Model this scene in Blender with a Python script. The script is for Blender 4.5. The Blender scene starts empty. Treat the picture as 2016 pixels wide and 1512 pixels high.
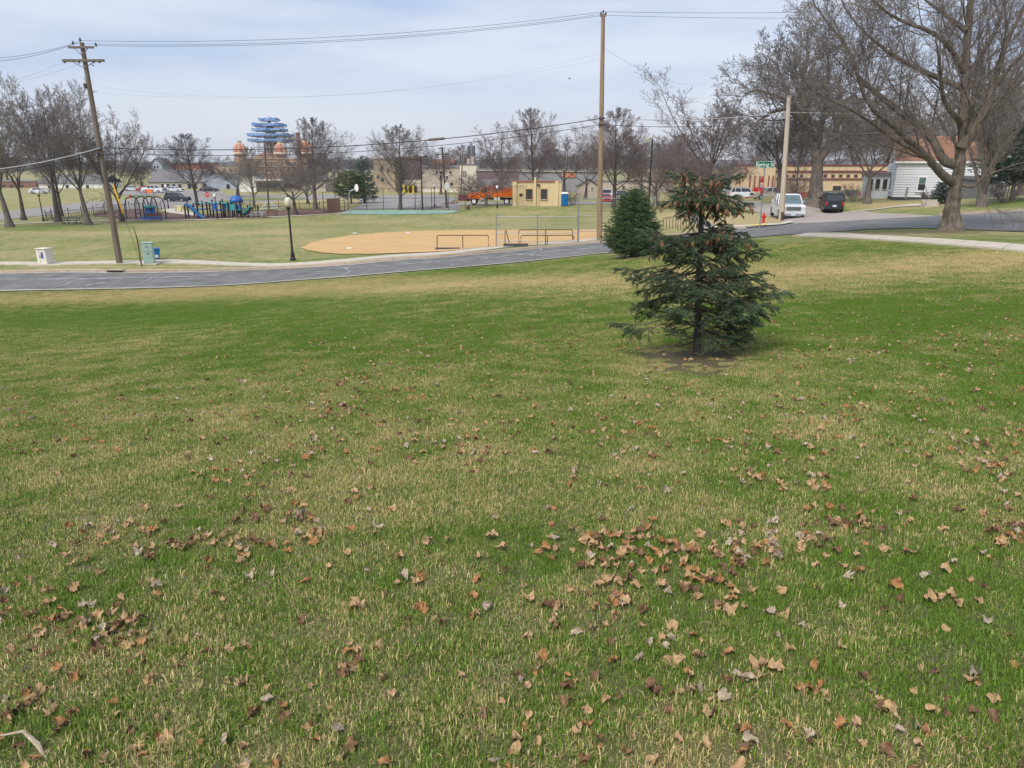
import bpy, bmesh, math, random
import numpy as np
from mathutils import Vector, Matrix

# ------------------------------------------------------------------ camera, sky, sun, exposure
scene = bpy.context.scene
COL = scene.collection
TH = math.radians(17.1)
S, C = math.sin(TH), math.cos(TH)
CAMZ = 7.0
cam = bpy.data.cameras.new('camera')
cam.sensor_width = 36.0
cam.lens = 36.0 * 1400 / 2016
cam.clip_start = 0.05
cam.clip_end = 9000
camo = bpy.data.objects.new('camera', cam)
camo.location = (0, 0, CAMZ)
camo.rotation_euler = (math.pi / 2 - TH, 0, 0)
COL.objects.link(camo)
scene.camera = camo

SUN_EL, SUN_AZ = math.radians(52), math.radians(215)      # azimuth from +Y, clockwise: behind the camera, to the left
world = bpy.data.worlds.new('World')
scene.world = world
world.use_nodes = True
nt = world.node_tree
nt.nodes.clear()
N = lambda t, **k: _node(nt, t, **k)
def _node(nt, t, **k):
    n = nt.nodes.new(t)
    for a, b in k.items():
        setattr(n, a, b)
    return n
wo = N('ShaderNodeOutputWorld')
bg = N('ShaderNodeBackground')
bg.inputs['Strength'].default_value = 0.1
nt.links.new(bg.outputs[0], wo.inputs[0])
sky = N('ShaderNodeTexSky', sky_type='NISHITA', sun_disc=False)
sky.sun_elevation = SUN_EL
sky.sun_rotation = SUN_AZ
tc = N('ShaderNodeTexCoord')
sep = N('ShaderNodeSeparateXYZ')
nt.links.new(tc.outputs['Generated'], sep.inputs[0])
mp = N('ShaderNodeMapping')
mp.inputs['Scale'].default_value = (1.6, 1.6, 8.5)
nt.links.new(tc.outputs['Generated'], mp.inputs[0])
no = N('ShaderNodeTexNoise')
no.inputs['Scale'].default_value = 1.5
no.inputs['Detail'].default_value = 5
no.inputs['Roughness'].default_value = 0.5
nt.links.new(mp.outputs[0], no.inputs['Vector'])
# overcast: pale near the horizon, bluish grey above, soft cloud texture everywhere
rh = N('ShaderNodeValToRGB')
rh.color_ramp.interpolation = 'EASE'
rh.color_ramp.elements[0].position = 0.0
rh.color_ramp.elements[0].color = (0.76, 0.755, 0.825, 1)
rh.color_ramp.elements[1].position = 0.15
rh.color_ramp.elements[1].color = (0.45, 0.56, 0.77, 1)
nt.links.new(sep.outputs['Z'], rh.inputs[0])
rc = N('ShaderNodeValToRGB')
rc.color_ramp.elements[0].position = 0.38
rc.color_ramp.elements[0].color = (0, 0, 0, 1)
rc.color_ramp.elements[1].position = 0.60
rc.color_ramp.elements[1].color = (0.85, 0.85, 0.85, 1)
nt.links.new(no.outputs['Fac'], rc.inputs[0])
mx = N('ShaderNodeMix', data_type='RGBA')
nt.links.new(rc.outputs[0], mx.inputs['Factor'])
nt.links.new(rh.outputs[0], mx.inputs['A'])
mx.inputs['B'].default_value = (0.73, 0.765, 0.85, 1)
sc_ = N('ShaderNodeVectorMath', operation='SCALE')
sc_.inputs['Scale'].default_value = 4.15
nt.links.new(mx.outputs['Result'], sc_.inputs[0])
m2 = N('ShaderNodeMix', data_type='RGBA')
m2.inputs['Factor'].default_value = 0.93
nt.links.new(sky.outputs[0], m2.inputs['A'])
nt.links.new(sc_.outputs[0], m2.inputs['B'])
nt.links.new(m2.outputs['Result'], bg.inputs['Color'])

sun = bpy.data.lights.new('sun', 'SUN')
sun.energy = 1.5
sun.angle = math.radians(26)
sun.color = (1.0, 0.93, 0.83)
suno = bpy.data.objects.new('sun', sun)
sd = Vector((math.sin(SUN_AZ) * math.cos(SUN_EL), math.cos(SUN_AZ) * math.cos(SUN_EL), math.sin(SUN_EL)))
suno.rotation_euler = sd.to_track_quat('Z', 'Y').to_euler()
suno.location = (0, 0, 60)
COL.objects.link(suno)
scene.view_settings.view_transform = 'Standard'
scene.view_settings.look = 'None'
scene.view_settings.gamma = 1.0
scene.view_settings.exposure = 1.36
scene.cycles.max_bounces = 4
scene.cycles.transparent_max_bounces = 6

# ------------------------------------------------------------------ projection and terrain
def ray(u, v):
    x = (u - 1008) / 1400; z = (756 - v) / 1400
    return x, C + z * S, -S + z * C
def at(u, v, Y):
    x, y, z = ray(u, v); t = Y / y
    return Vector((x * t, Y, CAMZ + z * t))
def proj(X, Y, Z):
    Z = Z - CAMZ
    f = Y * C - Z * S; up = Y * S + Z * C
    return 1008 + 1400 * X / f, 756 - 1400 * up / f
CP = [(0,0,5.4),(-8,9,4.0),(2.6,10,4.4),(5.5,7,4.75),(0,5,4.9),(0,-12,6.4),(-25,-10,5.2),(25,-10,6.2),(-20,8,3.3),(18,8,5.0),
      (-15,61,.45),(-3,61,.5),(6,62,.7),(-40,62,.15),(-70,45,.1),(-60,100,0),(-20,100,.1),(10,85,.6),(-90,160,0),(0,160,.05),(-40,160,0),
      (60,170,.5),(-150,80,0),(-60,20,.7),(90,60,4.6),(100,120,3.2),(70,25,5.2),(20,200,.2),(100,200,.6),(-150,200,0)]
CPX = [(1240,505,33),(1495,468,33),(1872,452,29.5),(2016,490,22),(2016,458,28.5),(2016,415,42),(0,572,40),(0,537,47),(500,557,41.5),
       (1000,518,42),(1180,500,43),(500,530,48.5),(1000,490,50.5),(1180,478,51),(1540,437,53),(1575,432,57),(1636,418,72),(1610,402,74),
       (1850,395,62),(1700,400,75),(1690,388,140),(1465,390,140),(1060,407,111),(1210,408,112),(1300,432,70),(1400,402,100),(250,518,49.5),(750,508,48)]
_P = np.array([tuple(p) for p in CP] + [tuple(at(*p)) for p in CPX])
def _phi(r2):
    return np.where(r2 > 1e-9, r2 * np.log(np.maximum(r2, 1e-9)), 0)
def _fit():
    n = len(_P); xy = _P[:, :2] / 50
    d = ((xy[:, None] - xy[None]) ** 2).sum(-1)
    A = np.zeros((n + 3, n + 3)); A[:n, :n] = _phi(d) + np.eye(n) * 2e-3
    A[:n, n] = 1; A[:n, n + 1:] = xy; A[n, :n] = 1; A[n + 1:, :n] = xy.T
    b = np.zeros(n + 3); b[:n] = _P[:, 2]
    return np.linalg.solve(A, b), xy
_W, _XY = _fit()
def _ss(a, b, x):
    t = np.clip((x - a) / (b - a), 0, 1); return t * t * (3 - 2 * t)
def G(X, Y):
    X = np.atleast_1d(np.asarray(X, float)); Y = np.atleast_1d(np.asarray(Y, float))
    sh = np.broadcast(X, Y).shape
    X = np.broadcast_to(X, sh).ravel(); Y = np.broadcast_to(Y, sh).ravel()
    out = np.empty(X.shape)
    for i in range(0, len(X), 20000):
        x = np.clip(X[i:i + 20000], -150, 110) / 50; y = np.clip(Y[i:i + 20000], -15, 200) / 50
        d = (x[:, None] - _XY[:, 0]) ** 2 + (y[:, None] - _XY[:, 1]) ** 2
        n = len(_XY)
        out[i:i + 20000] = _phi(d) @ _W[:n] + _W[n] + _W[n + 1] * x + _W[n + 2] * y
    far = _ss(150, 215, Y) * 1.0
    out = out * (1 - far)
    lf = _ss(-55, -120, X)
    out = out * (1 - lf) + lf * np.minimum(out, .4) * .3
    return out.reshape(sh)
def g(x, y): return float(G(x, y)[0])
_YS = np.concatenate([np.linspace(1, 60, 500), np.geomspace(60.2, 900, 500)])
def hit(u, v, dz=0.0):
    x, y, z = ray(u, v)
    t = _YS / y
    h = CAMZ + z * t - G(x * t, _YS) - dz
    k = np.nonzero(h < 0)[0]
    if len(k) == 0: k = [len(_YS) - 1]
    k = max(int(k[0]), 1)
    a = h[k - 1] / (h[k - 1] - h[k] + 1e-12)
    Y = _YS[k - 1] + a * (_YS[k] - _YS[k - 1])
    return Vector((x / y * Y, Y, g(x / y * Y, Y) + dz))
def ground_at(u, Y):
    """point on the ground at depth Y under image column u (base row ~ horizon-ish)"""
    X = 0
    v = 420
    for _ in range(6):
        x, y, z = ray(u, v); X = x / y * Y; Z = g(X, Y); v = proj(X, Y, Z)[1]
    return Vector((X, Y, Z))

# ------------------------------------------------------------------ materials
def pmat(name, col, rough=.8, var=.18, scale=6, bump=0.0, metal=0.0, spec=.3, col2=None, stretch=None, emit=None, alpha=None):
    m = bpy.data.materials.new(name); m.use_nodes = True
    t = m.node_tree; b = t.nodes['Principled BSDF']
    b.inputs['Roughness'].default_value = rough; b.inputs['Metallic'].default_value = metal
    b.inputs['Specular IOR Level'].default_value = spec
    c2 = col2 or tuple(min(1, c * (1 + var)) for c in col); c1 = col if col2 else tuple(c * (1 - var) for c in col)
    co = t.nodes.new('ShaderNodeTexCoord'); mpn = t.nodes.new('ShaderNodeMapping')
    t.links.new(co.outputs['Object'], mpn.inputs[0])
    if stretch: mpn.inputs['Scale'].default_value = stretch
    n = t.nodes.new('ShaderNodeTexNoise'); n.inputs['Scale'].default_value = scale; n.inputs['Detail'].default_value = 6
    n.inputs['Roughness'].default_value = .62
    t.links.new(mpn.outputs[0], n.inputs['Vector'])
    r = t.nodes.new('ShaderNodeValToRGB'); r.color_ramp.elements[0].position = .33; r.color_ramp.elements[1].position = .67
    r.color_ramp.elements[0].color = (*c1, 1); r.color_ramp.elements[1].color = (*c2, 1)
    t.links.new(n.outputs['Fac'], r.inputs[0]); t.links.new(r.outputs[0], b.inputs['Base Color'])
    if bump:
        bp = t.nodes.new('ShaderNodeBump'); bp.inputs['Strength'].default_value = bump; bp.inputs['Distance'].default_value = .03
        t.links.new(n.outputs['Fac'], bp.inputs['Height']); t.links.new(bp.outputs[0], b.inputs['Normal'])
    if emit:
        b.inputs['Emission Color'].default_value = (*emit[:3], 1); b.inputs['Emission Strength'].default_value = emit[3]
    return m
GREEN, STRAW = (.100, .164, .024), (.40, .325, .165)
def lawn_mat(name, blade):
    m = bpy.data.materials.new(name); m.use_nodes = True
    t = m.node_tree; b = t.nodes['Principled BSDF']; L = t.links.new
    b.inputs['Roughness'].default_value = .75; b.inputs['Specular IOR Level'].default_value = .15
    geo = t.nodes.new('ShaderNodeNewGeometry')
    def noise(s, d, off=0):
        n = t.nodes.new('ShaderNodeTexNoise'); n.inputs['Scale'].default_value = s; n.inputs['Detail'].default_value = d
        mpn = t.nodes.new('ShaderNodeMapping'); mpn.inputs['Location'].default_value = (off, off * .7, 0)
        L(geo.outputs['Position'], mpn.inputs[0]); L(mpn.outputs[0], n.inputs['Vector'])
        return n.outputs['Fac']
    def mth(op, a, bb, clamp=False):
        n = t.nodes.new('ShaderNodeMath'); n.operation = op; n.use_clamp = clamp
        for i, s in enumerate((a, bb)):
            if isinstance(s, (int, float)): n.inputs[i].default_value = s
            else: L(s, n.inputs[i])
        return n.outputs[0]
    a = t.nodes.new('ShaderNodeAttribute'); a.attribute_name = 'dry'
    if blade: a.attribute_type = 'INSTANCER'
    dirt = t.nodes.new('ShaderNodeAttribute'); dirt.attribute_name = 'dirt'
    n1, n2, n3 = noise(.16, 3, 3), noise(1.7, 5, 9), noise(11, 4, 1)
    d = mth('ADD', mth('MULTIPLY', n1, 1.0), mth('MULTIPLY', n2, 1.5))
    d = mth('ADD', d, mth('MULTIPLY', n3, .9))
    d = mth('ADD', mth('SUBTRACT', d, 1.59), a.outputs['Fac'])          # ~0.15 average: dry share
    if blade:
        r = geo.outputs['Random Per Island']
        f = mth('MULTIPLY', mth('ADD', mth('SUBTRACT', d, r), .16), 9, True)
        r2 = mth('FRACT', mth('MULTIPLY', r, 37.7), 0)
        hs = mth('ADD', .45, mth('MULTIPLY', r2, 1.15))
    else:
        fine = noise(42, 3, 5)
        f = mth('MULTIPLY', mth('ADD', mth('SUBTRACT', mth('ADD', mth('MULTIPLY', d, .75), mth('MULTIPLY', fine, 1.3)), .58), .0), 1.5, True)
        hs = mth('ADD', .55, mth('MULTIPLY', noise(75, 2, 2), .75))
    mix = t.nodes.new('ShaderNodeMix'); mix.data_type = 'RGBA'
    L(f, mix.inputs['Factor']); mix.inputs['A'].default_value = (*GREEN, 1); mix.inputs['B'].default_value = (*STRAW, 1)
    sc = t.nodes.new('ShaderNodeVectorMath'); sc.operation = 'SCALE'
    L(mix.outputs['Result'], sc.inputs[0]); L(hs, sc.inputs['Scale'])
    out = sc.outputs[0]
    if not blade:
        m3 = t.nodes.new('ShaderNodeMix'); m3.data_type = 'RGBA'
        df = mth('MULTIPLY', mth('SUBTRACT', mth('ADD', dirt.outputs['Fac'], mth('MULTIPLY', n3, .5)), .35), 1.6, True)
        L(df, m3.inputs['Factor']); L(out, m3.inputs['A']); m3.inputs['B'].default_value = (.105, .078, .054, 1)
        out = m3.outputs['Result']
        so = t.nodes.new('ShaderNodeAttribute'); so.attribute_name = 'soil_shade'          # thatch colour, darkened to paint the shaded gaps between the real blades
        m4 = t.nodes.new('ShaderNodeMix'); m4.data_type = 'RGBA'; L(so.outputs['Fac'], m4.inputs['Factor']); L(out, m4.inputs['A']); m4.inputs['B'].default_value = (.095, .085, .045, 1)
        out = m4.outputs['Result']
        bp = t.nodes.new('ShaderNodeBump'); bp.inputs['Strength'].default_value = .6; bp.inputs['Distance'].default_value = .04
        L(noise(30, 5, 4), bp.inputs['Height']); L(bp.outputs[0], b.inputs['Normal'])
    L(out, b.inputs['Base Color'])
    if blade:                                   # thin leaves let light through
        tr = t.nodes.new('ShaderNodeBsdfTranslucent'); L(out, tr.inputs['Color'])
        ms = t.nodes.new('ShaderNodeAddShader'); L(b.outputs[0], ms.inputs[0]); L(tr.outputs[0], ms.inputs[1])
        mm = t.nodes.new('ShaderNodeMixShader'); mm.inputs[0].default_value = .5
        L(b.outputs[0], mm.inputs[1]); L(ms.outputs[0], mm.inputs[2]); L(mm.outputs[0], t.nodes['Material Output'].inputs['Surface'])
    return m
MT = dict(
    lawn=lawn_mat('lawn_turf', False), blade=lawn_mat('grass_blades', True),
    asphalt=pmat('asphalt', (.105,.107,.108), .9, scale=.8, col2=(.185,.186,.184), bump=.2),
    oldasph=pmat('old_asphalt', (.21,.195,.19), .9, scale=.6, col2=(.29,.27,.26)),
    pink=pmat('worn_street', (.29,.25,.23), .9, scale=.5, col2=(.36,.315,.285)),
    conc=pmat('concrete', (.42,.37,.31), .9, scale=2.2, col2=(.53,.48,.41)),
    curb=pmat('curb_concrete', (.36,.29,.22), .9, scale=2.5, col2=(.47,.39,.31)),
    paint=pmat('road_paint', (.26,.265,.27), .8, scale=1.6, col2=(.62,.63,.63)),
    yellow=pmat('yellow_paint', (.75,.47,.05), .7), ypad=pmat('tactile_yellow', (.62,.47,.13), .8),
    dirt=pmat('infield_clay', (.45,.285,.125), .95, scale=.8, col2=(.57,.375,.175), bump=.15, stretch=(.5,2.2,1)),
    teal=pmat('court_paint', (.17,.30,.25), .85, scale=.6, col2=(.22,.36,.30)),
    mulch=pmat('mulch', (.10,.060,.045), .95, scale=1.2, col2=(.17,.105,.08)),
    bark=pmat('bark', (.085,.070,.060), .95, scale=7, col2=(.20,.17,.145), bump=.8, stretch=(1,1,.25)),
    barkd=pmat('dark_bark', (.060,.050,.046), .95, scale=7, col2=(.125,.105,.092), bump=.5, stretch=(1,1,.25)),
    barkb=pmat('big_bark', (.075,.060,.048), .95, scale=9, col2=(.22,.185,.15), bump=1.0, stretch=(1,1,.22)),
    twig=pmat('twig', (.145,.120,.110), .9, scale=3, col2=(.23,.195,.18)),
    twigr=pmat('reddish_twig', (.145,.108,.104), .9, scale=3, col2=(.22,.168,.16)),
    twigl=pmat('pale_twig', (.19,.165,.145), .9, scale=3, col2=(.30,.265,.235)),
    twigd=pmat('dark_twig', (.095,.083,.080), .9, scale=3, col2=(.155,.135,.128)),
    needle=pmat('spruce_needles', (.038,.072,.038), .7, scale=4, col2=(.120,.160,.088)),
    needle2=pmat('young_spruce_needles', (.035,.082,.028), .7, scale=4, col2=(.095,.160,.055)),
    bneedle=pmat('blue_spruce_needles', (.040,.070,.060), .7, scale=.6, col2=(.11,.155,.14)),
    pneedle=pmat('pine_needles', (.030,.062,.020), .7, scale=.6, col2=(.085,.135,.045)),
    cone=pmat('spruce_cone', (.13,.062,.036), .8, scale=60, col2=(.29,.155,.09)),
    deadtwig=pmat('dead_twig', (.10,.070,.055), .9, scale=9, col2=(.17,.125,.10)),
    wood=pmat('weathered_pole_wood', (.11,.084,.068), .9, scale=5, col2=(.22,.175,.14), stretch=(3,3,.12), bump=.3),
    wood2=pmat('tan_pole_wood', (.20,.135,.085), .9, scale=5, col2=(.36,.265,.17), stretch=(3,3,.10), bump=.3),
    wood3=pmat('grey_pole_wood', (.38,.32,.26), .9, scale=5, col2=(.54,.47,.40), stretch=(3,3,.10), bump=.3),
    darkwood=pmat('dark_pole_wood', (.055,.042,.036), .9, scale=5, col2=(.10,.08,.068), stretch=(3,3,.12)),
    black=pmat('black_metal', (.014,.014,.016), .45, spec=.5), steel=pmat('galvanised_steel', (.34,.36,.38), .45, metal=.6, scale=12),
    brownm=pmat('brown_painted_pipe', (.13,.075,.05), .6), wire=pmat('wire', (.03,.03,.032), .6), wirel=pmat('pale_cable', (.42,.43,.45), .5),
    porc=pmat('insulator', (.06,.055,.06), .3, spec=.6), white=pmat('white_paint', (.72,.73,.74), .5, var=.06),
    globe=pmat('lamp_globe', (.62,.58,.44), .35, var=.08), globew=pmat('lamp_globe_white', (.75,.77,.80), .35, var=.06),
    red=pmat('red_paint', (.52,.025,.03), .4, var=.1), sgreen=pmat('sign_green', (.0,.16,.085), .45, var=.08), signw=pmat('sign_white', (.78,.79,.80), .5, var=.05),
    blue=pmat('blue_plastic', (.01,.15,.40), .45, var=.12), blue2=pmat('bright_blue_plastic', (.025,.11,.38), .4, var=.12), tealp=pmat('teal_plastic', (.05,.29,.31), .45, var=.12),
    cabw=pmat('cream_cabinet', (.66,.63,.56), .6, var=.05, scale=3), cabg=pmat('pale_green_cabinet', (.34,.46,.41), .55, var=.07, scale=3), sticker=pmat('blue_sticker', (.05,.06,.33), .5),
    orange=pmat('orange_paint', (.72,.155,.012), .45, var=.08), glass=pmat('window_glass', (.030,.036,.042), .08, var=.3, spec=.8), wglass=pmat('windscreen', (.10,.15,.16), .1, var=.2, spec=.8),
    tyre=pmat('tyre', (.013,.013,.014), .85), rim=pmat('alloy_rim', (.42,.43,.45), .35, metal=.6), chrome=pmat('chrome', (.50,.51,.53), .25, metal=.9), dark=pmat('dark_trim', (.02,.02,.022), .6),
    cwhite=pmat('car_white', (.62,.65,.69), .25, var=.04, spec=.6), cblack=pmat('car_black', (.012,.014,.017), .2, var=.1, spec=.7), cdark=pmat('car_dark_blue', (.02,.028,.038), .25, var=.1, spec=.6), ctan=pmat('car_tan', (.44,.39,.33), .3, var=.06, spec=.6),
    cgrey=pmat('car_grey', (.12,.13,.15), .3, var=.08, spec=.6), cred=pmat('car_red', (.45,.03,.04), .3, var=.08, spec=.6), tail=pmat('tail_light', (.45,.02,.015), .25), head=pmat('head_light', (.55,.58,.60), .15, spec=.8), plate=pmat('plate', (.55,.66,.75), .5, var=.05),
    stucco=pmat('cream_stucco', (.56,.44,.24), .9, scale=1.6, col2=(.68,.56,.34), stretch=(1,1,.5)), stuccod=pmat('stucco_pilaster', (.60,.48,.27), .9, scale=1.6, col2=(.70,.58,.36)),
    ybrick=pmat('yellow_wall', (.53,.40,.25), .9, scale=2, col2=(.63,.485,.315)), maroon=pmat('maroon_trim', (.17,.045,.05), .8), redbase=pmat('red_base', (.34,.085,.065), .9, scale=2),
    siding=pmat('white_siding', (.64,.66,.69), .7, var=.05, scale=2), roofb=pmat('brown_shingles', (.17,.085,.055), .95, scale=14, col2=(.30,.165,.11), stretch=(1,1,4), bump=.4), found=pmat('foundation', (.07,.075,.08), .9),
    brick=pmat('dark_brick', (.17,.085,.07), .9, scale=9, col2=(.27,.15,.12)), tanbrick=pmat('tan_brick', (.30,.235,.155), .9, scale=2, col2=(.42,.335,.235)), plum=pmat('mauve_brick', (.135,.095,.10), .9, scale=3, col2=(.20,.145,.15)),
    stone=pmat('beige_stone', (.38,.325,.27), .9, scale=1, col2=(.50,.43,.36)), cream=pmat('cream_wall', (.62,.56,.46), .9, scale=1, col2=(.75,.69,.58)), grey=pmat('grey_wall', (.22,.22,.235), .9, scale=.8, col2=(.31,.31,.325)),
    bgrey=pmat('blue_grey_wall', (.28,.32,.40), .9, scale=.8, col2=(.36,.40,.47)), roofg=pmat('grey_roof', (.13,.125,.13), .95, scale=6, col2=(.20,.19,.195)), orbrick=pmat('orange_brick', (.42,.16,.085), .9, scale=3, col2=(.55,.25,.14)),
    fencer=pmat('maroon_boards', (.13,.032,.042), .85, var=.25, scale=3, stretch=(6,6,.4)), fenceb=pmat('brown_panels', (.12,.072,.055), .85, var=.2), whitewall=pmat('white_wall', (.68,.67,.64), .9, var=.07, scale=1),
    dome=pmat('dome_brick', (.40,.135,.095), .85, scale=1.5, col2=(.50,.20,.14)), domes=pmat('dome_stone', (.62,.52,.38), .85), net=pmat('blue_debris_net', (.07,.18,.48), .8, scale=.6, col2=(.28,.44,.70)), court=pmat('courthouse_brick', (.25,.145,.105), .9, scale=1, col2=(.36,.23,.17)),
    greyboard=pmat('grey_board', (.16,.165,.16), .85, var=.2, stretch=(5,5,.5)), mould=pmat('shelter_trim', (.26,.10,.07), .8), plaque=pmat('plaque', (.08,.04,.03), .5), flower=pmat('yellow_panel', (.62,.42,.03), .6),
    infob=pmat('pale_yellow_board', (.62,.56,.33), .7), silo=pmat('stack_steel', (.10,.125,.15), .5), leaf0=pmat('tan_leaf', (.29,.18,.095), .85, scale=45, col2=(.52,.36,.20), bump=.4), leaf1=pmat('brown_leaf', (.10,.052,.03), .85, scale=55, col2=(.27,.155,.09), bump=.5),
    leaf2=pmat('pale_leaf', (.28,.215,.155), .85, scale=55, col2=(.54,.45,.35), bump=.5), leaf3=pmat('rust_leaf', (.24,.105,.04), .85, scale=55, col2=(.46,.25,.11), bump=.5), hill=pmat('far_wooded_hill', (.055,.058,.055), .95, scale=.012, col2=(.10,.095,.09)),
    gutter=pmat('gutter_concrete', (.30,.28,.24), .9, scale=1.3, col2=(.45,.42,.37)), hedge=pmat('round_bush_needles', (.016,.038,.022), .7, scale=5, col2=(.042,.075,.042)),
)

# ------------------------------------------------------------------ mesh helpers
class MB:
    def __init__(s): s.v = []; s.f = []
    def add(s, vs, fs):
        o = len(s.v); s.v += [tuple(p) for p in vs]; s.f += [tuple(i + o for i in f) for f in fs]; return s
    def box(s, c, d, rz=0, rx=0, ry=0):
        M = Matrix.Rotation(rz, 3, 'Z') @ Matrix.Rotation(ry, 3, 'Y') @ Matrix.Rotation(rx, 3, 'X')
        vs = [Vector(c) + M @ Vector((x * d[0] / 2, y * d[1] / 2, z * d[2] / 2)) for z in (-1, 1) for x, y in ((-1,-1),(1,-1),(1,1),(-1,1))]
        return s.add(vs, [(3,2,1,0),(4,5,6,7),(0,1,5,4),(1,2,6,5),(2,3,7,6),(3,0,4,7)])
    def b2(s, a, b):   # box by two corners
        return s.box([(a[i] + b[i]) / 2 for i in range(3)], [abs(b[i] - a[i]) for i in range(3)])
    def tube(s, pts, r, n=8, cap=True):
        pts = [Vector(p) for p in pts]; rs = r if isinstance(r, (list, tuple)) else [r] * len(pts)
        vs = []; d0 = (pts[-1] - pts[0]).normalized() if (pts[-1] - pts[0]).length > 1e-6 else Vector((0, 0, 1))
        ref = Vector((0, 0, 1)) if abs(d0.z) < .85 else Vector((1, 0, 0))
        for i, p in enumerate(pts):
            d = (pts[min(i + 1, len(pts) - 1)] - pts[max(i - 1, 0)]).normalized()
            a = d.cross(ref)
            if a.length < 1e-4: a = d.cross(Vector((0, 1, 0)))
            a.normalize(); b = d.cross(a)
            vs += [p + (a * math.cos(k * 2 * math.pi / n) + b * math.sin(k * 2 * math.pi / n)) * rs[i] for k in range(n)]
        fs = [(i * n + k, i * n + (k + 1) % n, (i + 1) * n + (k + 1) % n, (i + 1) * n + k) for i in range(len(pts) - 1) for k in range(n)]
        if cap: fs += [tuple(range(n)), tuple(reversed(range((len(pts) - 1) * n, len(pts) * n)))]
        return s.add(vs, fs)
    def lathe(s, prof, c=(0, 0, 0), n=16, sx=1, sy=1):
        vs = []
        for r, z in prof:
            vs += [(c[0] + r * sx * math.cos(k * 2 * math.pi / n), c[1] + r * sy * math.sin(k * 2 * math.pi / n), c[2] + z) for k in range(n)]
        m = len(prof)
        fs = [(i * n + k, i * n + (k + 1) % n, (i + 1) * n + (k + 1) % n, (i + 1) * n + k) for i in range(m - 1) for k in range(n)]
        fs += [tuple(reversed(range(n))), tuple(range((m - 1) * n, m * n))]
        return s.add(vs, fs)
    def prism(s, poly, y0, y1, fn=None):   # polygon in xz extruded along y
        n = len(poly)
        vs = [(x, y0, z) for x, z in poly] + [(x, y1, z) for x, z in poly]
        if fn: vs = [fn(*p) for p in vs]
        return s.add(vs, [tuple(range(n)), tuple(reversed(range(n, 2 * n)))] + [(i + n, (i + 1) % n + n, (i + 1) % n, i) for i in range(n)])
    def mesh(s, name):
        me = bpy.data.meshes.new(name); me.from_pydata(s.v, [], s.f)
        bm = bmesh.new(); bm.from_mesh(me); bmesh.ops.recalc_face_normals(bm, faces=bm.faces); bm.to_mesh(me); bm.free()
        return me
    def build(s, name, mat, parent=None, smooth=False, bevel=0, **k):
        me = s.mesh(name); me.materials.append(MT[mat])
        if smooth: me.shade_smooth()
        o = ob(name, me, parent, **k)
        if bevel:
            b = o.modifiers.new('bevel', 'BEVEL'); b.width = bevel; b.segments = 2; b.limit_method = 'ANGLE'
        return o
def ob(name, me, parent=None, loc=(0, 0, 0), rot=(0, 0, 0), scale=(1, 1, 1)):
    o = bpy.data.objects.new(name, me); COL.objects.link(o)
    o.location = loc; o.rotation_euler = rot; o.scale = scale
    if parent: o.parent = parent
    return o
def tag(o, label, cat, group=None):
    o['label'] = label; o['category'] = cat
    if group: o['group'] = group
    return o
def thing(name, label, cat, loc=(0, 0, 0), rz=0, group=None):
    return tag(ob(name, None, loc=loc, rot=(0, 0, rz)), label, cat, group)
def struct(o, kind='structure'):
    o['kind'] = kind; return o
def mesh_np(name, V, F3=None, F4=None, mat=None, smooth=False):
    me = bpy.data.meshes.new(name)
    n3 = 0 if F3 is None else len(F3); n4 = 0 if F4 is None else len(F4)
    me.vertices.add(len(V)); me.vertices.foreach_set('co', np.asarray(V, np.float32).ravel())
    idx = np.concatenate([np.asarray(F3).ravel() if n3 else np.zeros(0, int), np.asarray(F4).ravel() if n4 else np.zeros(0, int)]).astype(np.int32)
    me.loops.add(len(idx)); me.loops.foreach_set('vertex_index', idx)
    st = np.concatenate([np.arange(n3) * 3, n3 * 3 + np.arange(n4) * 4]).astype(np.int32)
    me.polygons.add(n3 + n4); me.polygons.foreach_set('loop_start', st)
    me.update(calc_edges=True)
    if mat: me.materials.append(MT[mat])
    if smooth: me.shade_smooth()
    return me
def sheet(name, px, mat, dz, cuts=0, world=False, parent=None):
    """flat-lying polygon given by photo pixels, draped on the terrain"""
    P = [Vector(p) for p in px] if world else [hit(u, v) for u, v in px]
    bm = bmesh.new()
    f = bm.faces.new([bm.verts.new((p.x, p.y, 0)) for p in P])
    bmesh.ops.triangulate(bm, faces=[f])
    for _ in range(cuts):
        bmesh.ops.subdivide_edges(bm, edges=bm.edges[:], cuts=1, use_grid_fill=True)
    co = np.array([v.co[:] for v in bm.verts]); z = G(co[:, 0], co[:, 1]) + dz
    for v, h in zip(bm.verts, z): v.co.z = h
    bmesh.ops.recalc_face_normals(bm, faces=bm.faces)
    if sum(f.normal.z for f in bm.faces) < 0: bmesh.ops.reverse_faces(bm, faces=bm.faces)
    me = bpy.data.meshes.new(name); bm.to_mesh(me); bm.free(); me.materials.append(MT[mat])
    o = ob(name, me, parent)
    if not parent: struct(o)
    return o
def resample(P, n):
    P = np.array([tuple(p)[:2] for p in P]); d = np.r_[0, np.cumsum(np.hypot(*np.diff(P, axis=0).T))]
    t = np.linspace(0, d[-1], n) if isinstance(n, int) else np.asarray(n)
    return np.c_[np.interp(t, d, P[:, 0]), np.interp(t, d, P[:, 1])], d[-1]
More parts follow.
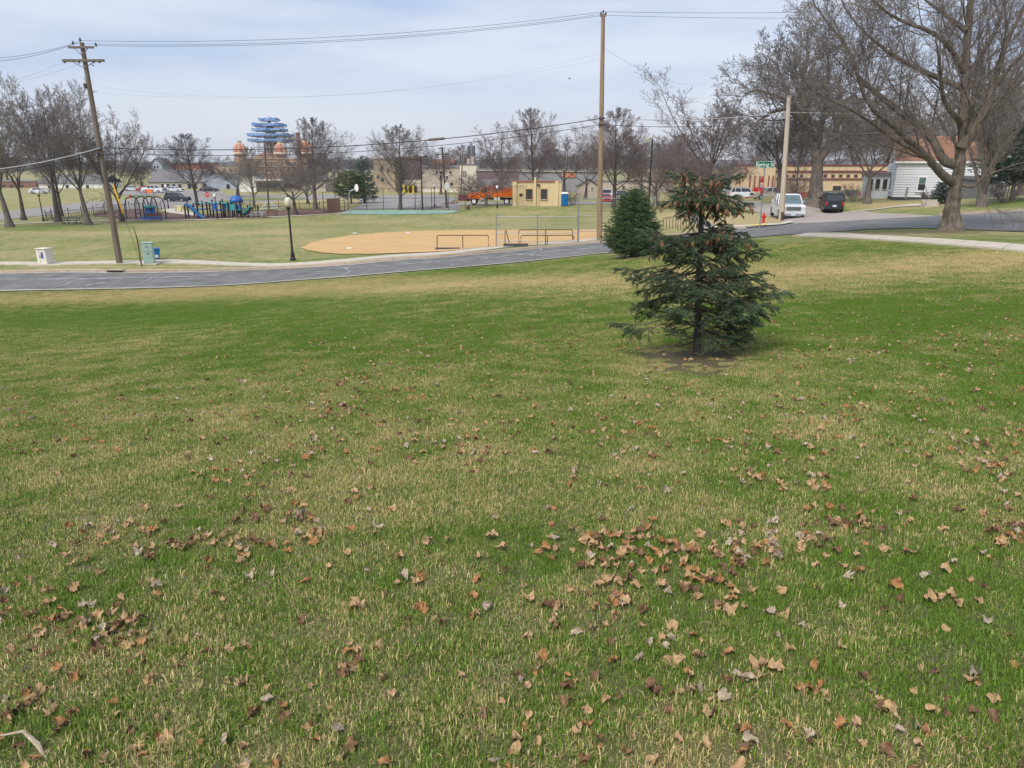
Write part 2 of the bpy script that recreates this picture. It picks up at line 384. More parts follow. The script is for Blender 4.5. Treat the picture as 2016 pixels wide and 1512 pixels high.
def strip(name, A, B, mat, dz, na=80, nb=6, parent=None):
    """ribbon between two ground polylines (world xy)"""
    a, _ = resample(A, na); b, _ = resample(B, na)
    w = np.linspace(0, 1, nb)[None, :, None]
    XY = a[:, None] * (1 - w) + b[:, None] * w
    V = np.concatenate([XY, (G(XY[..., 0], XY[..., 1]) + dz)[..., None]], -1).reshape(-1, 3)
    i, j = np.meshgrid(np.arange(na - 1), np.arange(nb - 1), indexing='ij'); q = (i * nb + j).ravel()
    F = np.c_[q, q + nb, q + nb + 1, q + 1]
    me = mesh_np(name, V, F4=F, mat=mat)
    me.update()
    if me.polygons[0].normal.z < 0: me.flip_normals()
    o = ob(name, me, parent)
    if not parent: struct(o)
    return o
def offset(P, d):
    P = np.asarray(P); t = np.gradient(P, axis=0); t /= np.linalg.norm(t, axis=1)[:, None]
    return P + np.c_[-t[:, 1], t[:, 0]] * d
E1 = [(-300,574),(0,572.5),(240,568),(400,563.5),(560,553.5),(700,543.5),(880,528.5),(1009,517.5),(1100,508),(1180,499),(1300,487),(1400,477),(1480,468.5),(1590,460.5),(1650,457),(1700,452.5),(1830,450),(1900,453),(2016,457),(2200,462)]
# ------------------------------------------------------------------ terrain
BAND = np.array([(-400,600),(0,592),(300,578),(600,568),(900,562),(1200,552),(1500,545),(1750,526),(2016,508),(2400,480)], float)
DRY = [(1480,432,90,11,.9),(1850,459,220,5,.55),(200,526,420,4,.55),(650,524,300,2.5,.4),(330,458,330,4,.35),(60,452,90,3,-.3),(150,446,170,3,-.35),(1100,420,160,5,.1),
       (900,438,250,6,.12),(1330,432,70,22,.4),(1780,404,130,9,.45),(250,628,420,22,-.22),(1000,535,260,10,-.28),(1700,620,330,40,-.25),(1640,490,150,12,.0),(350,480,200,8,-.12),(620,478,200,10,.12),
       (480,398,140,7,.35),(60,424,80,5,.3),(640,398,140,6,.25)]
def dryf(X, Y, Z):
    u, v = proj(X, np.maximum(Y, 1.0), Z)
    c = np.interp(u, BAND[:, 0], BAND[:, 1]); w = np.interp(u, [0, 900, 1400, 2016], [15, 20, 30, 26])
    d = .62 * np.exp(-((v - c) / w) ** 2)
    for a, b, su, sv, k in DRY: d = d + k * np.exp(-((u - a) / su) ** 2 - ((v - b) / sv) ** 2)
    d = d + .10 * _ss(700, 1000, v) - .04
    d = np.where(Y > 52, d + .30, d) + .12 * _ss(110, 160, Y)
    return np.where(Y < 1.2, .15, d)
def dirtf(X, Y, Z):
    u, v = proj(X, np.maximum(Y, 1.0), Z)
    d = .95 * np.exp(-((u - 1372) / 125) ** 4 - ((v - 706) / 25) ** 4)
    d = np.maximum(d, .9 * np.exp(-((u - 1245) / 60) ** 4 - ((v - 506) / 6) ** 4))
    d = np.maximum(d, .55 * np.exp(-((u - 1800) / 140) ** 4 - ((v - 457) / 4) ** 4))
    return np.where(Y < 1.2, 0, d)
def grass_zone(X, Y, Z):
    u, v = proj(X, np.maximum(Y, .5), Z); e1 = np.array(E1, float)
    ok = (v > np.interp(u, e1[:, 0], e1[:, 1]) + np.where(u < 1500, 3.5, 16)) & (np.abs(X) < Y * .80 + 2.0) & (X > -37.5) & (X < 21.5) & (Y > .3) & (Y < 44.5)
    return ok & ((u < 1480) | (v > np.interp(u, [1500, 1616, 1720, 1900, 2016, 2200], [472, 470, 475, 489, 499, 516]) + 1))
def soil_shadef(X, Y, Z): return .75 * grass_zone(X, Y, Z) * (1 - .45 * _ss(12, 30, Y))  # thatch tone plus painted shade under the blades, weaker with distance
def grid_terrain():
    nx, ny = 360, 330
    tx = np.linspace(-1, 1, nx); ty = np.linspace(0, 1, ny)
    x = 20 * np.sinh(5.52 * tx); y = -16 + 40 * np.sinh(5.2 * ty)
    X, Y = np.meshgrid(x, y, indexing='ij')
    Z = G(X, Y)
    V = np.stack([X, Y, Z], -1).reshape(-1, 3)
    i, j = np.meshgrid(np.arange(nx - 1), np.arange(ny - 1), indexing='ij'); q = (i * ny + j).ravel()
    me = mesh_np('ground', V, F4=np.c_[q, q + ny, q + ny + 1, q + 1], mat='lawn', smooth=True)
    for nm, fn in (('dry', dryf), ('dirt', dirtf), ('soil_shade', soil_shadef)):
        a = me.attributes.new(nm, 'FLOAT', 'POINT'); a.data.foreach_set('value', fn(V[:, 0], V[:, 1], V[:, 2]).astype(np.float32))
    return struct(ob('ground', me))
grid_terrain()
def hill_ridge():
    rnd = np.random.RandomState(5)
    na, nr = 260, 14
    az = np.linspace(-1.1, 1.1, na)[:, None]; r = np.linspace(1350, 2300, nr)[None, :]
    k = np.linspace(0, 1, nr)[None, :]
    h = 22 + 5 * np.sin(az * 7 + 1) + 4 * np.sin(az * 17) + 2 * np.sin(az * 41 + 2) + 1.2 * rnd.randn(na, 1)
    Z = h * np.sin(np.minimum(k * 1.6, 1) * math.pi / 2) + rnd.rand(na, nr) * 1.2 * (k > .05) - 1.5
    V = np.stack([np.sin(az) * r, np.cos(az) * r, Z], -1).reshape(-1, 3)
    i, j = np.meshgrid(np.arange(na - 1), np.arange(nr - 1), indexing='ij'); q = (i * nr + j).ravel()
    struct(ob('hills', mesh_np('hills', V, F4=np.c_[q, q + 1, q + nr + 1, q + nr], mat='hill')))
hill_ridge()

# ------------------------------------------------------------------ roads, kerbs, pavements
def W(px): return [hit(u, v) for u, v in px]
E2 = [(-300,541),(0,539),(240,538),(400,535.5),(500,531.5),(560,529),(700,521),(880,506.5),(975,498),(1080,488),(1180,478.5),(1300,467),(1400,456.5),(1470,450),(1570,440),(1616,438.5),(1680,435),(1850,426),(2016,417),(2200,405)]
w1, w2 = W(E1), W(E2)
road = strip('road', w1, w2, 'asphalt', .03, 120, 8)
sheet('side_street', [(1545,444.5),(1570,440),(1616,438.5),(1680,435),(1760,430.5),(1850,426),(1800,423),(1730,420.3),(1665,417.5),(1630,411.5),(1590,407.5),(1500,401),(1460,393.5),(1425,392.5),(1415,396),(1455,408),(1500,420),(1532,431),(1548,440)], 'pink', .024, 4)
def ribbon_pieces(parent, name, A, B, seg, h, mat, z0=-.05, gap=.012):
    a, la = resample(A, 400); b, _ = resample(B, 400)
    n = max(1, int(la / seg))
    for i in range(n):
        k0, k1 = int(i * 399 / n), int((i + 1) * 399 / n)
        ks = [k0, (k0 + k1) // 2, k1]
        V = []
        for q, k in enumerate(ks):
            e = gap / max(seg, .1) * (399 / n) * (1 if q == 0 else -1 if q == 2 else 0)
            kk = k + e; k_ = int(min(max(kk, 0), 398)); fr = kk - k_
            pa = a[k_] * (1 - fr) + a[k_ + 1] * fr; pb = b[k_] * (1 - fr) + b[k_ + 1] * fr
            for p in (pa, pb):
                z = g(p[0], p[1]); V += [(p[0], p[1], z + z0), (p[0], p[1], z + h)]
        m = MB(); m.add(V, [(1,3,7,5),(5,7,11,9),(0,1,5,4),(4,5,9,8),(2,6,7,3),(6,10,11,7),(0,2,3,1),(8,9,11,10)])
        m.build(name, mat, parent)
kerb = struct(ob('kerb', None))
w2b, _ = resample(w2[:14], 200)
ribbon_pieces(kerb, 'kerb_stone', w2b, offset(w2b, .34), 3.0, .17, 'curb')
w2c, _ = resample(w2[17:], 60)
ribbon_pieces(kerb, 'kerb_stone', w2c, offset(w2c, .3), 3.0, .15, 'curb')
w1a, _ = resample(w1[:13], 200)
strip('gutter', w1a, offset(w1a, -.38), 'gutter', .05, 160, 2)
w2g, _ = resample(w2[:11], 200)
strip('gutter', w2g, offset(w2g, -.30), 'gutter', .045, 160, 2)
walk = struct(ob('sidewalk', None))
ribbon_pieces(walk, 'slab', W([(-300,524),(0,522),(150,521.5),(245,520.5),(300,518.5),(400,521),(500,524.5),(560,524.3),(700,514.5),(880,501.5),(975,491),(1080,481.5),(1180,472),(1290,463.5)]),
              W([(-300,518),(0,516.5),(150,516),(245,514.5),(330,512),(400,514),(500,519),(560,519.3),(700,509.5),(880,497),(975,486.5),(1080,477.3),(1180,468.5),(1290,460)]), 2.0, .06, 'conc')
walk2 = struct(ob('sidewalk', None))
ribbon_pieces(walk2, 'slab', W([(1560,465.5),(1616,467),(1720,472),(1900,486),(2016,495.5),(2200,512)]), W([(1590,460.8),(1640,460),(1720,465),(1900,475),(2016,484),(2200,499)]), 1.6, .05, 'conc')
sheet('corner_pavement', [(1470,449.7),(1400,456),(1375,453),(1420,446),(1480,444.3),(1535,441.5),(1556,436),(1562,440),(1540,444.2)], 'conc', .10, 3)
sheet('tactile_pad', [(1474,448),(1511,446.6),(1506,444.6),(1476,445.6)], 'ypad', .13, 1)
sheet('footpath', [(1388,450),(1418,446.5),(1372,424),(1345,409),(1330,408),(1352,426)], 'oldasph', .05, 3)
def mark(px, w, dz=.055, wear=0):
    P, L = resample(W(px), 60)
    strip('lane_marking', offset(P, w / 2), offset(P, -w / 2), 'paint', dz, 60, 2)
mark([(-300,552.5),(0,551.3),(38,551.2)], .16); mark([(60,551.4),(160,551),(300,548),(434,543.3)], .15)
mark([(640,531.5),(760,524.5),(880,515.3),(960,508.5)], .10); mark([(985,506.3),(1080,497),(1180,487.6),(1290,476)], .13)
mark([(170,564),(188,560.5),(208,557)], .14)
random.seed(4)
for i in range(15):
    u = random.uniform(170, 1150); t = random.uniform(.42, .80)
    v = np.interp(u, [p[0] for p in E1], [p[1] for p in E1]) * t + np.interp(u, [p[0] for p in E2], [p[1] for p in E2]) * (1 - t)
    l = random.uniform(4, 16)
    mark([(u - l, v + l * .02 + random.uniform(-.6, 1.0)), (u + l, v - l * .05 + random.uniform(-1, .6))], random.uniform(.03, .07), .05)
for px in ([(1075,486.5),(1062,490),(1068,493),(1050,500),(1045,507)], [(1068,493),(1040,498),(1020,503)], [(330,538),(300,549),(285,556),(262,565)], [(700,521),(680,530),(690,536),(672,545)], [(160,551.5),(140,557),(128,563),(100,570)]):
    mark(px, .05, .06)
# storm drain in the kerb
d = hit(226, 537.6)
t = thing('storm_drain', 'dark storm drain opening set into the kerb below the leaning pole', 'drain', (d.x, d.y, g(d.x, d.y)))
MB().box((0, .02, .10), (.88, .16, .15)).build('opening', 'dark', t); MB().box((0, .2, .192), (1.1, .5, .035)).build('lid', 'curb', t)

# park surfaces
ell = [(600 + 0, 490)]
INF = [(594,489),(608,481),(640,472),(690,464),(750,459),(830,455),(930,453),(1040,452.5),(1160,452.5),(1260,453),(1290,455),(1286,462),(1180,468),(1080,476.8),(975,486),(900,493),(880,495.5),(820,498),(740,501),(670,500.5),(630,498),(605,494)]
_q, _ = resample(W(INF + INF[:1]), 150); random.seed(8)
sheet('ball_infield', [(x + random.uniform(-.13, .13), y + random.uniform(-.16, .16), 0) for x, y in _q[:-1]], 'dirt', .05, 2, world=True)
for u, v in ((688,490.5),(803,459.5),(699,460.5)):
    p = hit(u, v); tag(MB().box((0,0,.05),(.42,.42,.07)).build('base', 'white', loc=(p.x,p.y,p.z+.03)), {688:'white base lying near the round end of the clay infield',803:'white base on the far middle of the clay infield',699:'white base at the grassy far-left rim of the clay infield'}[u], 'base')
sheet('basketball_court', [(655,421.5),(760,423.2),(880,421),(898,418.5),(905,414.5),(800,413.6),(690,414.2)], 'teal', .05)
def cmark(px, w=.09): 
    P, _ = resample(W(px), 20); strip('court_line', offset(P, w/2), offset(P, -w/2), 'paint', .075, 20, 2)
cmark([(675,421.5),(705,419.5),(725,418.7),(775,418),(778,416.5)], .22); cmark([(880,420.7),(893,418),(903,415)], .22); cmark([(834,416.3),(808,417.8),(812,420),(830,421)], .22); cmark([(834,416.3),(880,415.4)], .22); cmark([(680,420.7),(730,420)], .2)
sheet('playground_mulch', [(185,426),(258,433),(320,433.5),(400,432),(480,428.5),(560,425),(650,420.5),(690,415),(640,411),(560,413),(470,417),(380,424),(335,419),(300,414),(240,413),(190,416)], 'mulch', .045)
sheet('playground_path', [(318,414.5),(333,419.5),(380,425),(400,424),(372,417),(350,411),(330,411)], 'conc', .07)
pk = W([(-120,446),(0,442.5),(120,438.5),(250,434.8),(330,435),(400,433.5),(480,430.3),(560,427),(650,422.6),(690,418)])
strip('park_path', pk, [(p.x, p.y + 1.5, 0) for p in pk], 'conc', .055, 80, 2)
sheet('far_street', [(-120,445),(-20,437),(60,427.5),(130,421),(190,414.5),(320,411.5),(352,410),(420,404),(520,397),(640,391.5),(700,389),(700,383.5),(600,385),(500,386),(440,385.5),(380,384),(330,388),(250,393),(160,399),(80,409),(0,420),(-120,428)], 'oldasph', .05)
sheet('parking_lot', [(230,384.5),(330,383.5),(440,383),(440,375.5),(330,374.5),(230,376)], 'oldasph', .05)
sheet('traffic_island', [(430,399.5),(520,394.5),(600,392.5),(600,389.8),(520,389.5),(460,391)], 'lawn', .10)
sheet('car_park', [(690,413),(790,412),(905,412.5),(905,405.5),(890,396),(905,389),(860,383.5),(760,384),(700,390),(712,402)], 'oldasph', .05)
sheet('alley', [(895,404.5),(1020,404.5),(1200,401.5),(1205,397),(1010,399),(900,399.5)], 'oldasph', .055)
sheet('yard_path', [(1660,421),(1760,409),(1840,405),(1760,407),(1655,419)], 'conc', .05, 3)
sheet('infield_side_slope', [(832,415),(868,409),(905,400),(898,394.5),(870,402),(850,408)], 'mulch', .06)

# ------------------------------------------------------------------ grass blades: instanced tiles
def grass_tile(seed, n=5600, size=.5, wk=1.0):
    r = np.random.RandomState(seed)
    P = np.c_[r.rand(n, 2) * size * 1.06 - size * .53, np.zeros(n)]
    h = r.gamma(6, .0037, n).clip(.008, .045); az = r.rand(n) * 6.283; lean = np.abs(r.randn(n)) * 1.15
    flat = r.rand(n) < .33; lean[flat] += 1.6
    w = r.uniform(.0009, .0020, n) * wk
    dirh = np.c_[np.cos(az), np.sin(az), np.zeros(n)]; side = np.c_[-np.sin(az), np.cos(az), np.zeros(n)]
    l = np.minimum(lean, 2.6)[:, None]; up = np.array([0, 0, 1.0])
    mid = P + (dirh * np.sin(l * .45) + up * np.cos(l * .45)) * h[:, None] * .55
    tip = mid + (dirh * np.sin(l * .85) + up * np.maximum(np.cos(l * .85), -.15)) * h[:, None] * .5
    mid[:, 2] = np.maximum(mid[:, 2], .004); tip[:, 2] = np.maximum(tip[:, 2], .003)
    b = P - up * .012
    V = np.stack([b - side * w[:, None], b + side * w[:, None], mid - side * w[:, None] * .8, mid + side * w[:, None] * .8, tip], 1).reshape(-1, 3)
    k = np.arange(n)[:, None] * 5
    F4 = k + np.array([[0, 1, 3, 2]]); F3 = k + np.array([[2, 3, 4]])
    return mesh_np('grass', V, F3=F3, F4=F4, mat='blade')
def slope_rot(x, y):
    e = .3; nx = -(G(x + e, y) - G(x - e, y)) / (2 * e); ny = -(G(x, y + e) - G(x, y - e)) / (2 * e)
    return np.arctan2(-ny, 1) , np.arctan2(nx, 1)
def grass():
    r = np.random.RandomState(2)
    xs = np.arange(-38, 22, .40); ys = np.arange(.2, 45, .40)
    X, Y = np.meshgrid(xs, ys); X = X.ravel() + r.uniform(-.05, .05, X.size); Y = Y.ravel() + r.uniform(-.05, .05, Y.size)
    Z = G(X, Y); u, v = proj(X, np.maximum(Y, .5), Z)
    ok = grass_zone(X, Y, Z)
    di = dirtf(X, Y, Z); ok &= r.rand(len(X)) > di * .45
    X, Y, Z = X[ok], Y[ok], Z[ok]
    rx, ry = slope_rot(X, Y); rz = r.rand(len(X)) * 6.283
    di = dirtf(X, Y, Z); var = r.randint(0, 2, len(X)) + np.where(Y + r.uniform(-3, 3, len(X)) > 15, 2, 0); dry = dryf(X, Y, Z) + .35 * di
    for k in range(4):
        s = var == k
        tile = grass_tile(10 + k) if k < 2 else grass_tile(10 + k, 1500, .5, 2.0)
        i0 = np.argmin(np.hypot(X[s], Y[s] - 3))
        src = struct(ob('grass', tile, loc=(X[s][i0], Y[s][i0], Z[s][i0]), rot=(rx[s][i0], ry[s][i0], 0)), 'stuff')
        keep = np.ones(s.sum(), bool); keep[i0] = False
        V = np.c_[X[s], Y[s], Z[s]][keep]
        me = bpy.data.meshes.new('grass'); me.vertices.add(len(V)); me.vertices.foreach_set('co', V.astype(np.float32).ravel())
        eul = []
        for a, b, c in zip(rx[s][keep], ry[s][keep], rz[s][keep]):
            e = (Matrix.Rotation(b, 3, 'Y') @ Matrix.Rotation(a, 3, 'X') @ Matrix.Rotation(c, 3, 'Z')).to_euler(); eul += [e.x, e.y, e.z]
        at_ = me.attributes.new('rot', 'FLOAT_VECTOR', 'POINT'); at_.data.foreach_set('vector', np.array(eul, np.float32))
        at_ = me.attributes.new('dry', 'FLOAT', 'POINT'); at_.data.foreach_set('value', dry[s][keep].astype(np.float32))
        at_ = me.attributes.new('size', 'FLOAT', 'POINT'); at_.data.foreach_set('value', (r.uniform(.85, 1.2, len(V)) * (1 - .62 * di[s][keep])).astype(np.float32))
        me.update()
        o = struct(ob('grass', me), 'stuff')
        ng = bpy.data.node_groups.new('grass', 'GeometryNodeTree')
        ng.interface.new_socket('Geometry', in_out='INPUT', socket_type='NodeSocketGeometry'); ng.interface.new_socket('Geometry', in_out='OUTPUT', socket_type='NodeSocketGeometry')
        nn = ng.nodes.new; L = ng.links.new
        gi, go = nn('NodeGroupInput'), nn('NodeGroupOutput'); m2p = nn('GeometryNodeMeshToPoints'); iop = nn('GeometryNodeInstanceOnPoints'); oi = nn('GeometryNodeObjectInfo')
        oi.inputs['Object'].default_value = src; oi.inputs['As Instance'].default_value = True; oi.transform_space = 'ORIGINAL'
        na = nn('GeometryNodeInputNamedAttribute'); na.data_type = 'FLOAT_VECTOR'; na.inputs['Name'].default_value = 'rot'
        ns = nn('GeometryNodeInputNamedAttribute'); ns.data_type = 'FLOAT'; ns.inputs['Name'].default_value = 'size'
        er = nn('FunctionNodeEulerToRotation')
        L(gi.outputs[0], m2p.inputs['Mesh']); L(m2p.outputs[0], iop.inputs['Points']); L(oi.outputs['Geometry'], iop.inputs['Instance'])
        L(na.outputs['Attribute'], er.inputs[0]); L(er.outputs[0], iop.inputs['Rotation']); L(ns.outputs['Attribute'], iop.inputs['Scale']); L(iop.outputs[0], go.inputs[0])
        mod = o.modifiers.new('grass', 'NODES'); mod.node_group = ng
grass()
# ------------------------------------------------------------------ trees
rng = random.Random(11)
def tubes(branches, sides):
    """branches: list of (pts (n,3), radii (n,)) -> V, F4"""
    groups = {}
    for p, r in branches: groups.setdefault(len(p), []).append((p, r))
    Vs, Fs, off = [], [], 0
    ang = np.arange(sides) * 2 * math.pi / sides; ca, sa = np.cos(ang), np.sin(ang)
    for n, bl in groups.items():
        P = np.array([b[0] for b in bl]); R = np.array([b[1] for b in bl])
        D = np.gradient(P, axis=1); D /= np.linalg.norm(D, axis=2, keepdims=True) + 1e-9
        ov = P[:, -1] - P[:, 0]; ov /= np.linalg.norm(ov, axis=1, keepdims=True) + 1e-9
        ref = np.where(np.abs(ov[:, 2:3]) < .8, np.array([[0, 0, 1.]]), np.array([[1., 0, 0]]))[:, None]
        A = np.cross(D, ref); A /= np.linalg.norm(A, axis=2, keepdims=True) + 1e-9
        B = np.cross(D, A)
        V = P[:, :, None] + (A[:, :, None] * ca[None, None, :, None] + B[:, :, None] * sa[None, None, :, None]) * R[:, :, None, None]
        b, i, k = np.meshgrid(np.arange(len(bl)), np.arange(n - 1), np.arange(sides), indexing='ij')
        base = off + b * n * sides
        q = lambda ii, kk: (base + ii * sides + kk % sides).ravel()
        Fs.append(np.c_[q(i, k), q(i + 1, k), q(i + 1, k + 1), q(i, k + 1)])
        Vs.append(V.reshape(-1, 3)); off += V.size // 3
    return np.concatenate(Vs), np.concatenate(Fs)
def nrm(d):
    l = math.sqrt(d[0] ** 2 + d[1] ** 2 + d[2] ** 2) + 1e-9; return (d[0] / l, d[1] / l, d[2] / l)
def spin(d, ang, az):
    d = nrm(d)
    a = nrm((d[1], -d[0], 0)) if abs(d[2]) < .95 else (1, 0, 0)
    b = (d[1] * a[2] - d[2] * a[1], d[2] * a[0] - d[0] * a[2], d[0] * a[1] - d[1] * a[0])
    s_, c_ = math.sin(ang), math.cos(ang)
    return tuple(d[i] * c_ + (a[i] * math.cos(az) + b[i] * math.sin(az)) * s_ for i in range(3))
def grow(out, p, d, L, r, lvl, P, R):
    n = P['seg'][lvl]; st = L / n; wob = P['wob'][lvl]; tr = P['trop'][lvl]
    pts = [p]; rs = [r]; d = nrm(d)
    tip = max(r * P.get('taper', .25), P['rmin'])
    for i in range(n):
        d = nrm((d[0] + R.uniform(-wob, wob), d[1] + R.uniform(-wob, wob), d[2] + R.uniform(-wob, wob) + tr))
        p = (p[0] + d[0] * st, p[1] + d[1] * st, p[2] + d[2] * st)
        pts.append(p); rs.append(r + (tip - r) * (i + 1) / n)
    out.setdefault(lvl, []).append((np.array(pts), np.array(rs)))
    if lvl + 1 < len(P['seg']): shoots(out, pts, rs, L, lvl, P, R)
def shoots(out, pts, rs, L, lvl, P, R, f0=None):
    m = P['n'][lvl]; f0 = P['f0'][lvl] if f0 is None else f0
    az = R.uniform(0, 6.28); n = len(pts) - 1
    for j in range(m):
        f = f0 + (1 - f0) * (j + R.random()) / m
        f = min(f, .999); x = f * n; i = int(x); w = x - i
        p = tuple(pts[i][k] * (1 - w) + pts[i + 1][k] * w for k in range(3)); rr = rs[i] * (1 - w) + rs[i + 1] * w
        d = tuple(pts[i + 1][k] - pts[i][k] for k in range(3))
        az += 2.4 + R.uniform(-.5, .5)
        a = P['ang'][lvl] + R.uniform(-.22, .22)
        e = P['env'][lvl]; e = e(f) if callable(e) else e * (1 - .5 * (f - f0) / (1 - f0 + 1e-6))
        grow(out, p, spin(d, a, az), L * e * R.uniform(.7, 1.2), max(rr * P['rr'][lvl], P['rmin'] * 1.1), lvl + 1, P, R)
PRE = {
 'oval': dict(seg=(10,6,5,3,2), wob=(.018,.07,.10,.14,.2), trop=(.02,.085,.06,.05,.04), n=(32,11,8,4), f0=(.17,.18,.15,.12), ang=(.95,.62,.62,.6), rr=(.36,.46,.6,.7),
              env=(lambda f: .46 * min(1, (1.06 - f) / .62) + .03, .46, .50, .60), rmin=.0085, len0=.86, r0=.0185, taper=.09),
 'vase': dict(seg=(5,9,6,4,3,2), wob=(.02,.06,.09,.12,.16,.2), trop=(.02,.05,.06,.05,.04,.03), n=(9,11,7,4,3), f0=(.62,.14,.15,.12,.12), ang=(.5,.55,.58,.6,.6), rr=(.55,.38,.48,.6,.7),
              env=(1.9, .42, .5, .55, .6), rmin=.008, len0=.34, r0=.0185, taper=.2),
 'broad': dict(seg=(5,9,6,4,3,2), wob=(.03,.12,.14,.17,.2,.25), trop=(.03,.05,.05,.04,.03,.02), n=(7,11,7,4,3), f0=(.55,.18,.15,.12,.12), ang=(.85,.7,.66,.65,.65), rr=(.55,.38,.48,.6,.7),
              env=(1.8, .46, .5, .55, .6), rmin=.0085, len0=.36, r0=.021, taper=.2),
 'dense': dict(seg=(4,7,5,4,3,2), wob=(.06,.14,.18,.2,.25,.3), trop=(.04,.05,.04,.03,.02,.0), n=(10,10,8,5,3), f0=(.45,.15,.12,.1,.1), ang=(.85,.72,.75,.75,.75), rr=(.55,.5,.55,.6,.7),
              env=(2.5, .50, .52, .55, .6), rmin=.0085, len0=.25, r0=.018, taper=.25),
 'stems': dict(seg=(3,10,6,4,3), wob=(.04,.035,.08,.12,.16), trop=(.05,.02,.07,.05,.04), n=(12,16,9,4), f0=(.25,.12,.15,.12), ang=(.24,.36,.45,.5), rr=(.6,.36,.55,.65),
              env=(4.4, .30, .45, .52), rmin=.010, len0=.2, r0=.022, taper=.2),
}
TREE = {}
def tree_meshes(kind, seed, bark, twig):
    key = (kind, seed)
    if key in TREE: return TREE[key]
    R = random.Random(seed * 31 + len(kind)); P = PRE[kind]; H = 13.0; out = {}
    L = H * P['len0']; grow(out, (0, 0, -.15), (R.uniform(-.04, .04), R.uniform(-.04, .04), 1), L, H * P['r0'], 0, P, R)
    tp, trr = out[0][0]; trr[0] *= 1.5
    V0, F0 = tubes(out[0], 9); V1, F1 = tubes(out[1], 6)
    tm = mesh_np('trunk', np.concatenate([V0, V1]), F4=np.concatenate([F0, F1 + len(V0)]), mat=bark, smooth=True)
    Vs, Fs, off = [], [], 0
    for l in sorted(out):
        if l >= 2:
            V, F = tubes(out[l], 4 if l == 2 else 3); Vs.append(V); Fs.append(F + off); off += len(V)
    V = np.concatenate(Vs)
    cm = mesh_np('crown', V, F4=np.concatenate(Fs), mat=twig)
    top = V[:, 2].max(); wid = np.percentile(np.abs(V[:, 0]), 97)
    TREE[key] = (tm, cm, top, wid); return TREE[key]
def tree(kind, seed, u, Y, vtop, wpx, label, group=None, bark='barkd', twig='twig', base=None, name='bare_tree', vb=None):
    p = hit(u, vb) if vb else ground_at(u, Y)
    tm, cm, top, wid = tree_meshes(kind, seed, bark, twig)
    H = at(u, vtop, p.y).z - p.z
    sz = H / top
    sx = (wpx / 1400 * p.y) / 2 / wid if wpx else sz
    t = thing(name, label, 'tree', p, rng.uniform(0, 6.28), group)
    for nm, me, mm in (('trunk', tm, bark), ('crown', cm, twig)):
        o = ob(nm, me, t, scale=(sx, sx, sz)); o.material_slots[0].link = 'OBJECT'; o.material_slots[0].material = MT[mm]
    return t
LG = 'bare park trees left of the playground'
tree('vase', 1, 20, 0, 132, 135, 'tall bare park tree with pale trunk, farthest from the playground', LG, bark='bark', twig='twigl', vb=447)
tree('vase', 2, 47, 0, 160, 110, 'bare tree with forked dark trunk standing behind the pale-trunked park tree', LG, vb=433.5)
tree('vase', 3, 115, 0, 143, 150, 'bare tree with dark trunk just left of the black picnic table', LG, vb=437.5)
tree('oval', 4, 122, 0, 215, 90, 'bare tree half hidden behind the dark-trunked tree by the picnic table', LG, vb=426)
tree('vase', 1, 174, 0, 150, 130, 'bare tree with low twin side limbs right of the black picnic table', LG, bark='bark', vb=443)
tree('dense', 1, 241, 0, 188, 150, 'dense bare tree behind the yellow guy wire guard beside the swings', LG, vb=436)
tree('oval', 5, 389, 0, 262, 108, 'oval bare tree standing by the street behind the blue slide', vb=405, twig='twigd')
tree('vase', 2, 468, 0, 303, 100, 'small bare tree on the traffic island before the courthouse', vb=388, twig='twig')
tree('oval', 6, 501, 0, 288, 70, 'slender pale bare tree behind the net climber', vb=409, bark='bark', twig='twigl')
tree('broad', 7, 583, 0, 300, 135, 'low spreading bare tree at the edge of the playground mulch', vb=423)
tree('oval', 6, 622, 0, 228, 135, 'tall bare tree with side limb next to the brown enclosure', vb=412, bark='bark')
tree('dense', 2, 606, 0, 305, 105, 'dark bushy tree full of fine twigs beside the tall tree', vb=401, twig='twigd')
tree('oval', 4, 788, 0, 244, 110, 'bare tree with thick knobby trunk behind the basketball court fence', vb=414, bark='barkd', twig='twig')
tree('vase', 3, 868, 185, 286, 75, 'bare tree rising in front of the red-roofed stone building')
tree('oval', 6, 908, 215, 284, 60, 'small bare tree behind the beige stone building')
tree('dense', 1, 957, 0, 326, 120, 'low round bare tree in front of the orange dump truck', vb=407.5, bark='bark', twig='twigr')
tree('vase', 1, 985, 150, 240, 110, 'tall bare tree behind the orange dump truck', twig='twig')
tree('oval', 5, 1050, 122, 211, 105, 'tall bare tree directly behind the cream park building', twig='twigr')
tree('broad', 7, 1112, 150, 240, 130, 'spreading bare tree behind the blue portable toilet', twig='twigr')
tree('oval', 6, 1208, 0, 211, 140, 'bare tree behind the tan utility pole at the park edge', vb=408.5, twig='twigr')
tree('broad', 7, 1152, 150, 275, 110, 'bare tree between the blue toilet and the tan utility pole', twig='twigr')
tree('dense', 2, 1290, 118, 262, 150, 'reddish bare thicket tree beside the floodlight pole', twig='twigr')
tree('vase', 2, 1392, 103, 112, 175, 'tall grey many-stemmed bare tree behind the cone-laden spruce', twig='twigr')
tree('dense', 2, 1345, 96, 288, 150, 'reddish bare crab tree left of the cone-laden spruce top', twig='twigr')
tree('dense', 1, 1412, 99, 285, 150, 'reddish bare crab tree behind the cone-laden spruce top', twig='twigr')
tree('vase', 1, 1534, 112, 140, 150, 'bare tree behind the white pickup truck', twig='twigd')
tree('oval', 5, 1566, 108, 180, 70, 'slender bare tree between the pickup and the huge trunk', twig='twigd')
tree('broad', 7, 1707, 0, 190, 190, 'stout short-trunked bare tree at the corner of the white house', vb=401, bark='bark', twig='twig')
tree('stems', 1, 1932, 48, -30, 190, 'pale upright many-stemmed bare tree beside the trellis', bark='bark', twig='twigl')
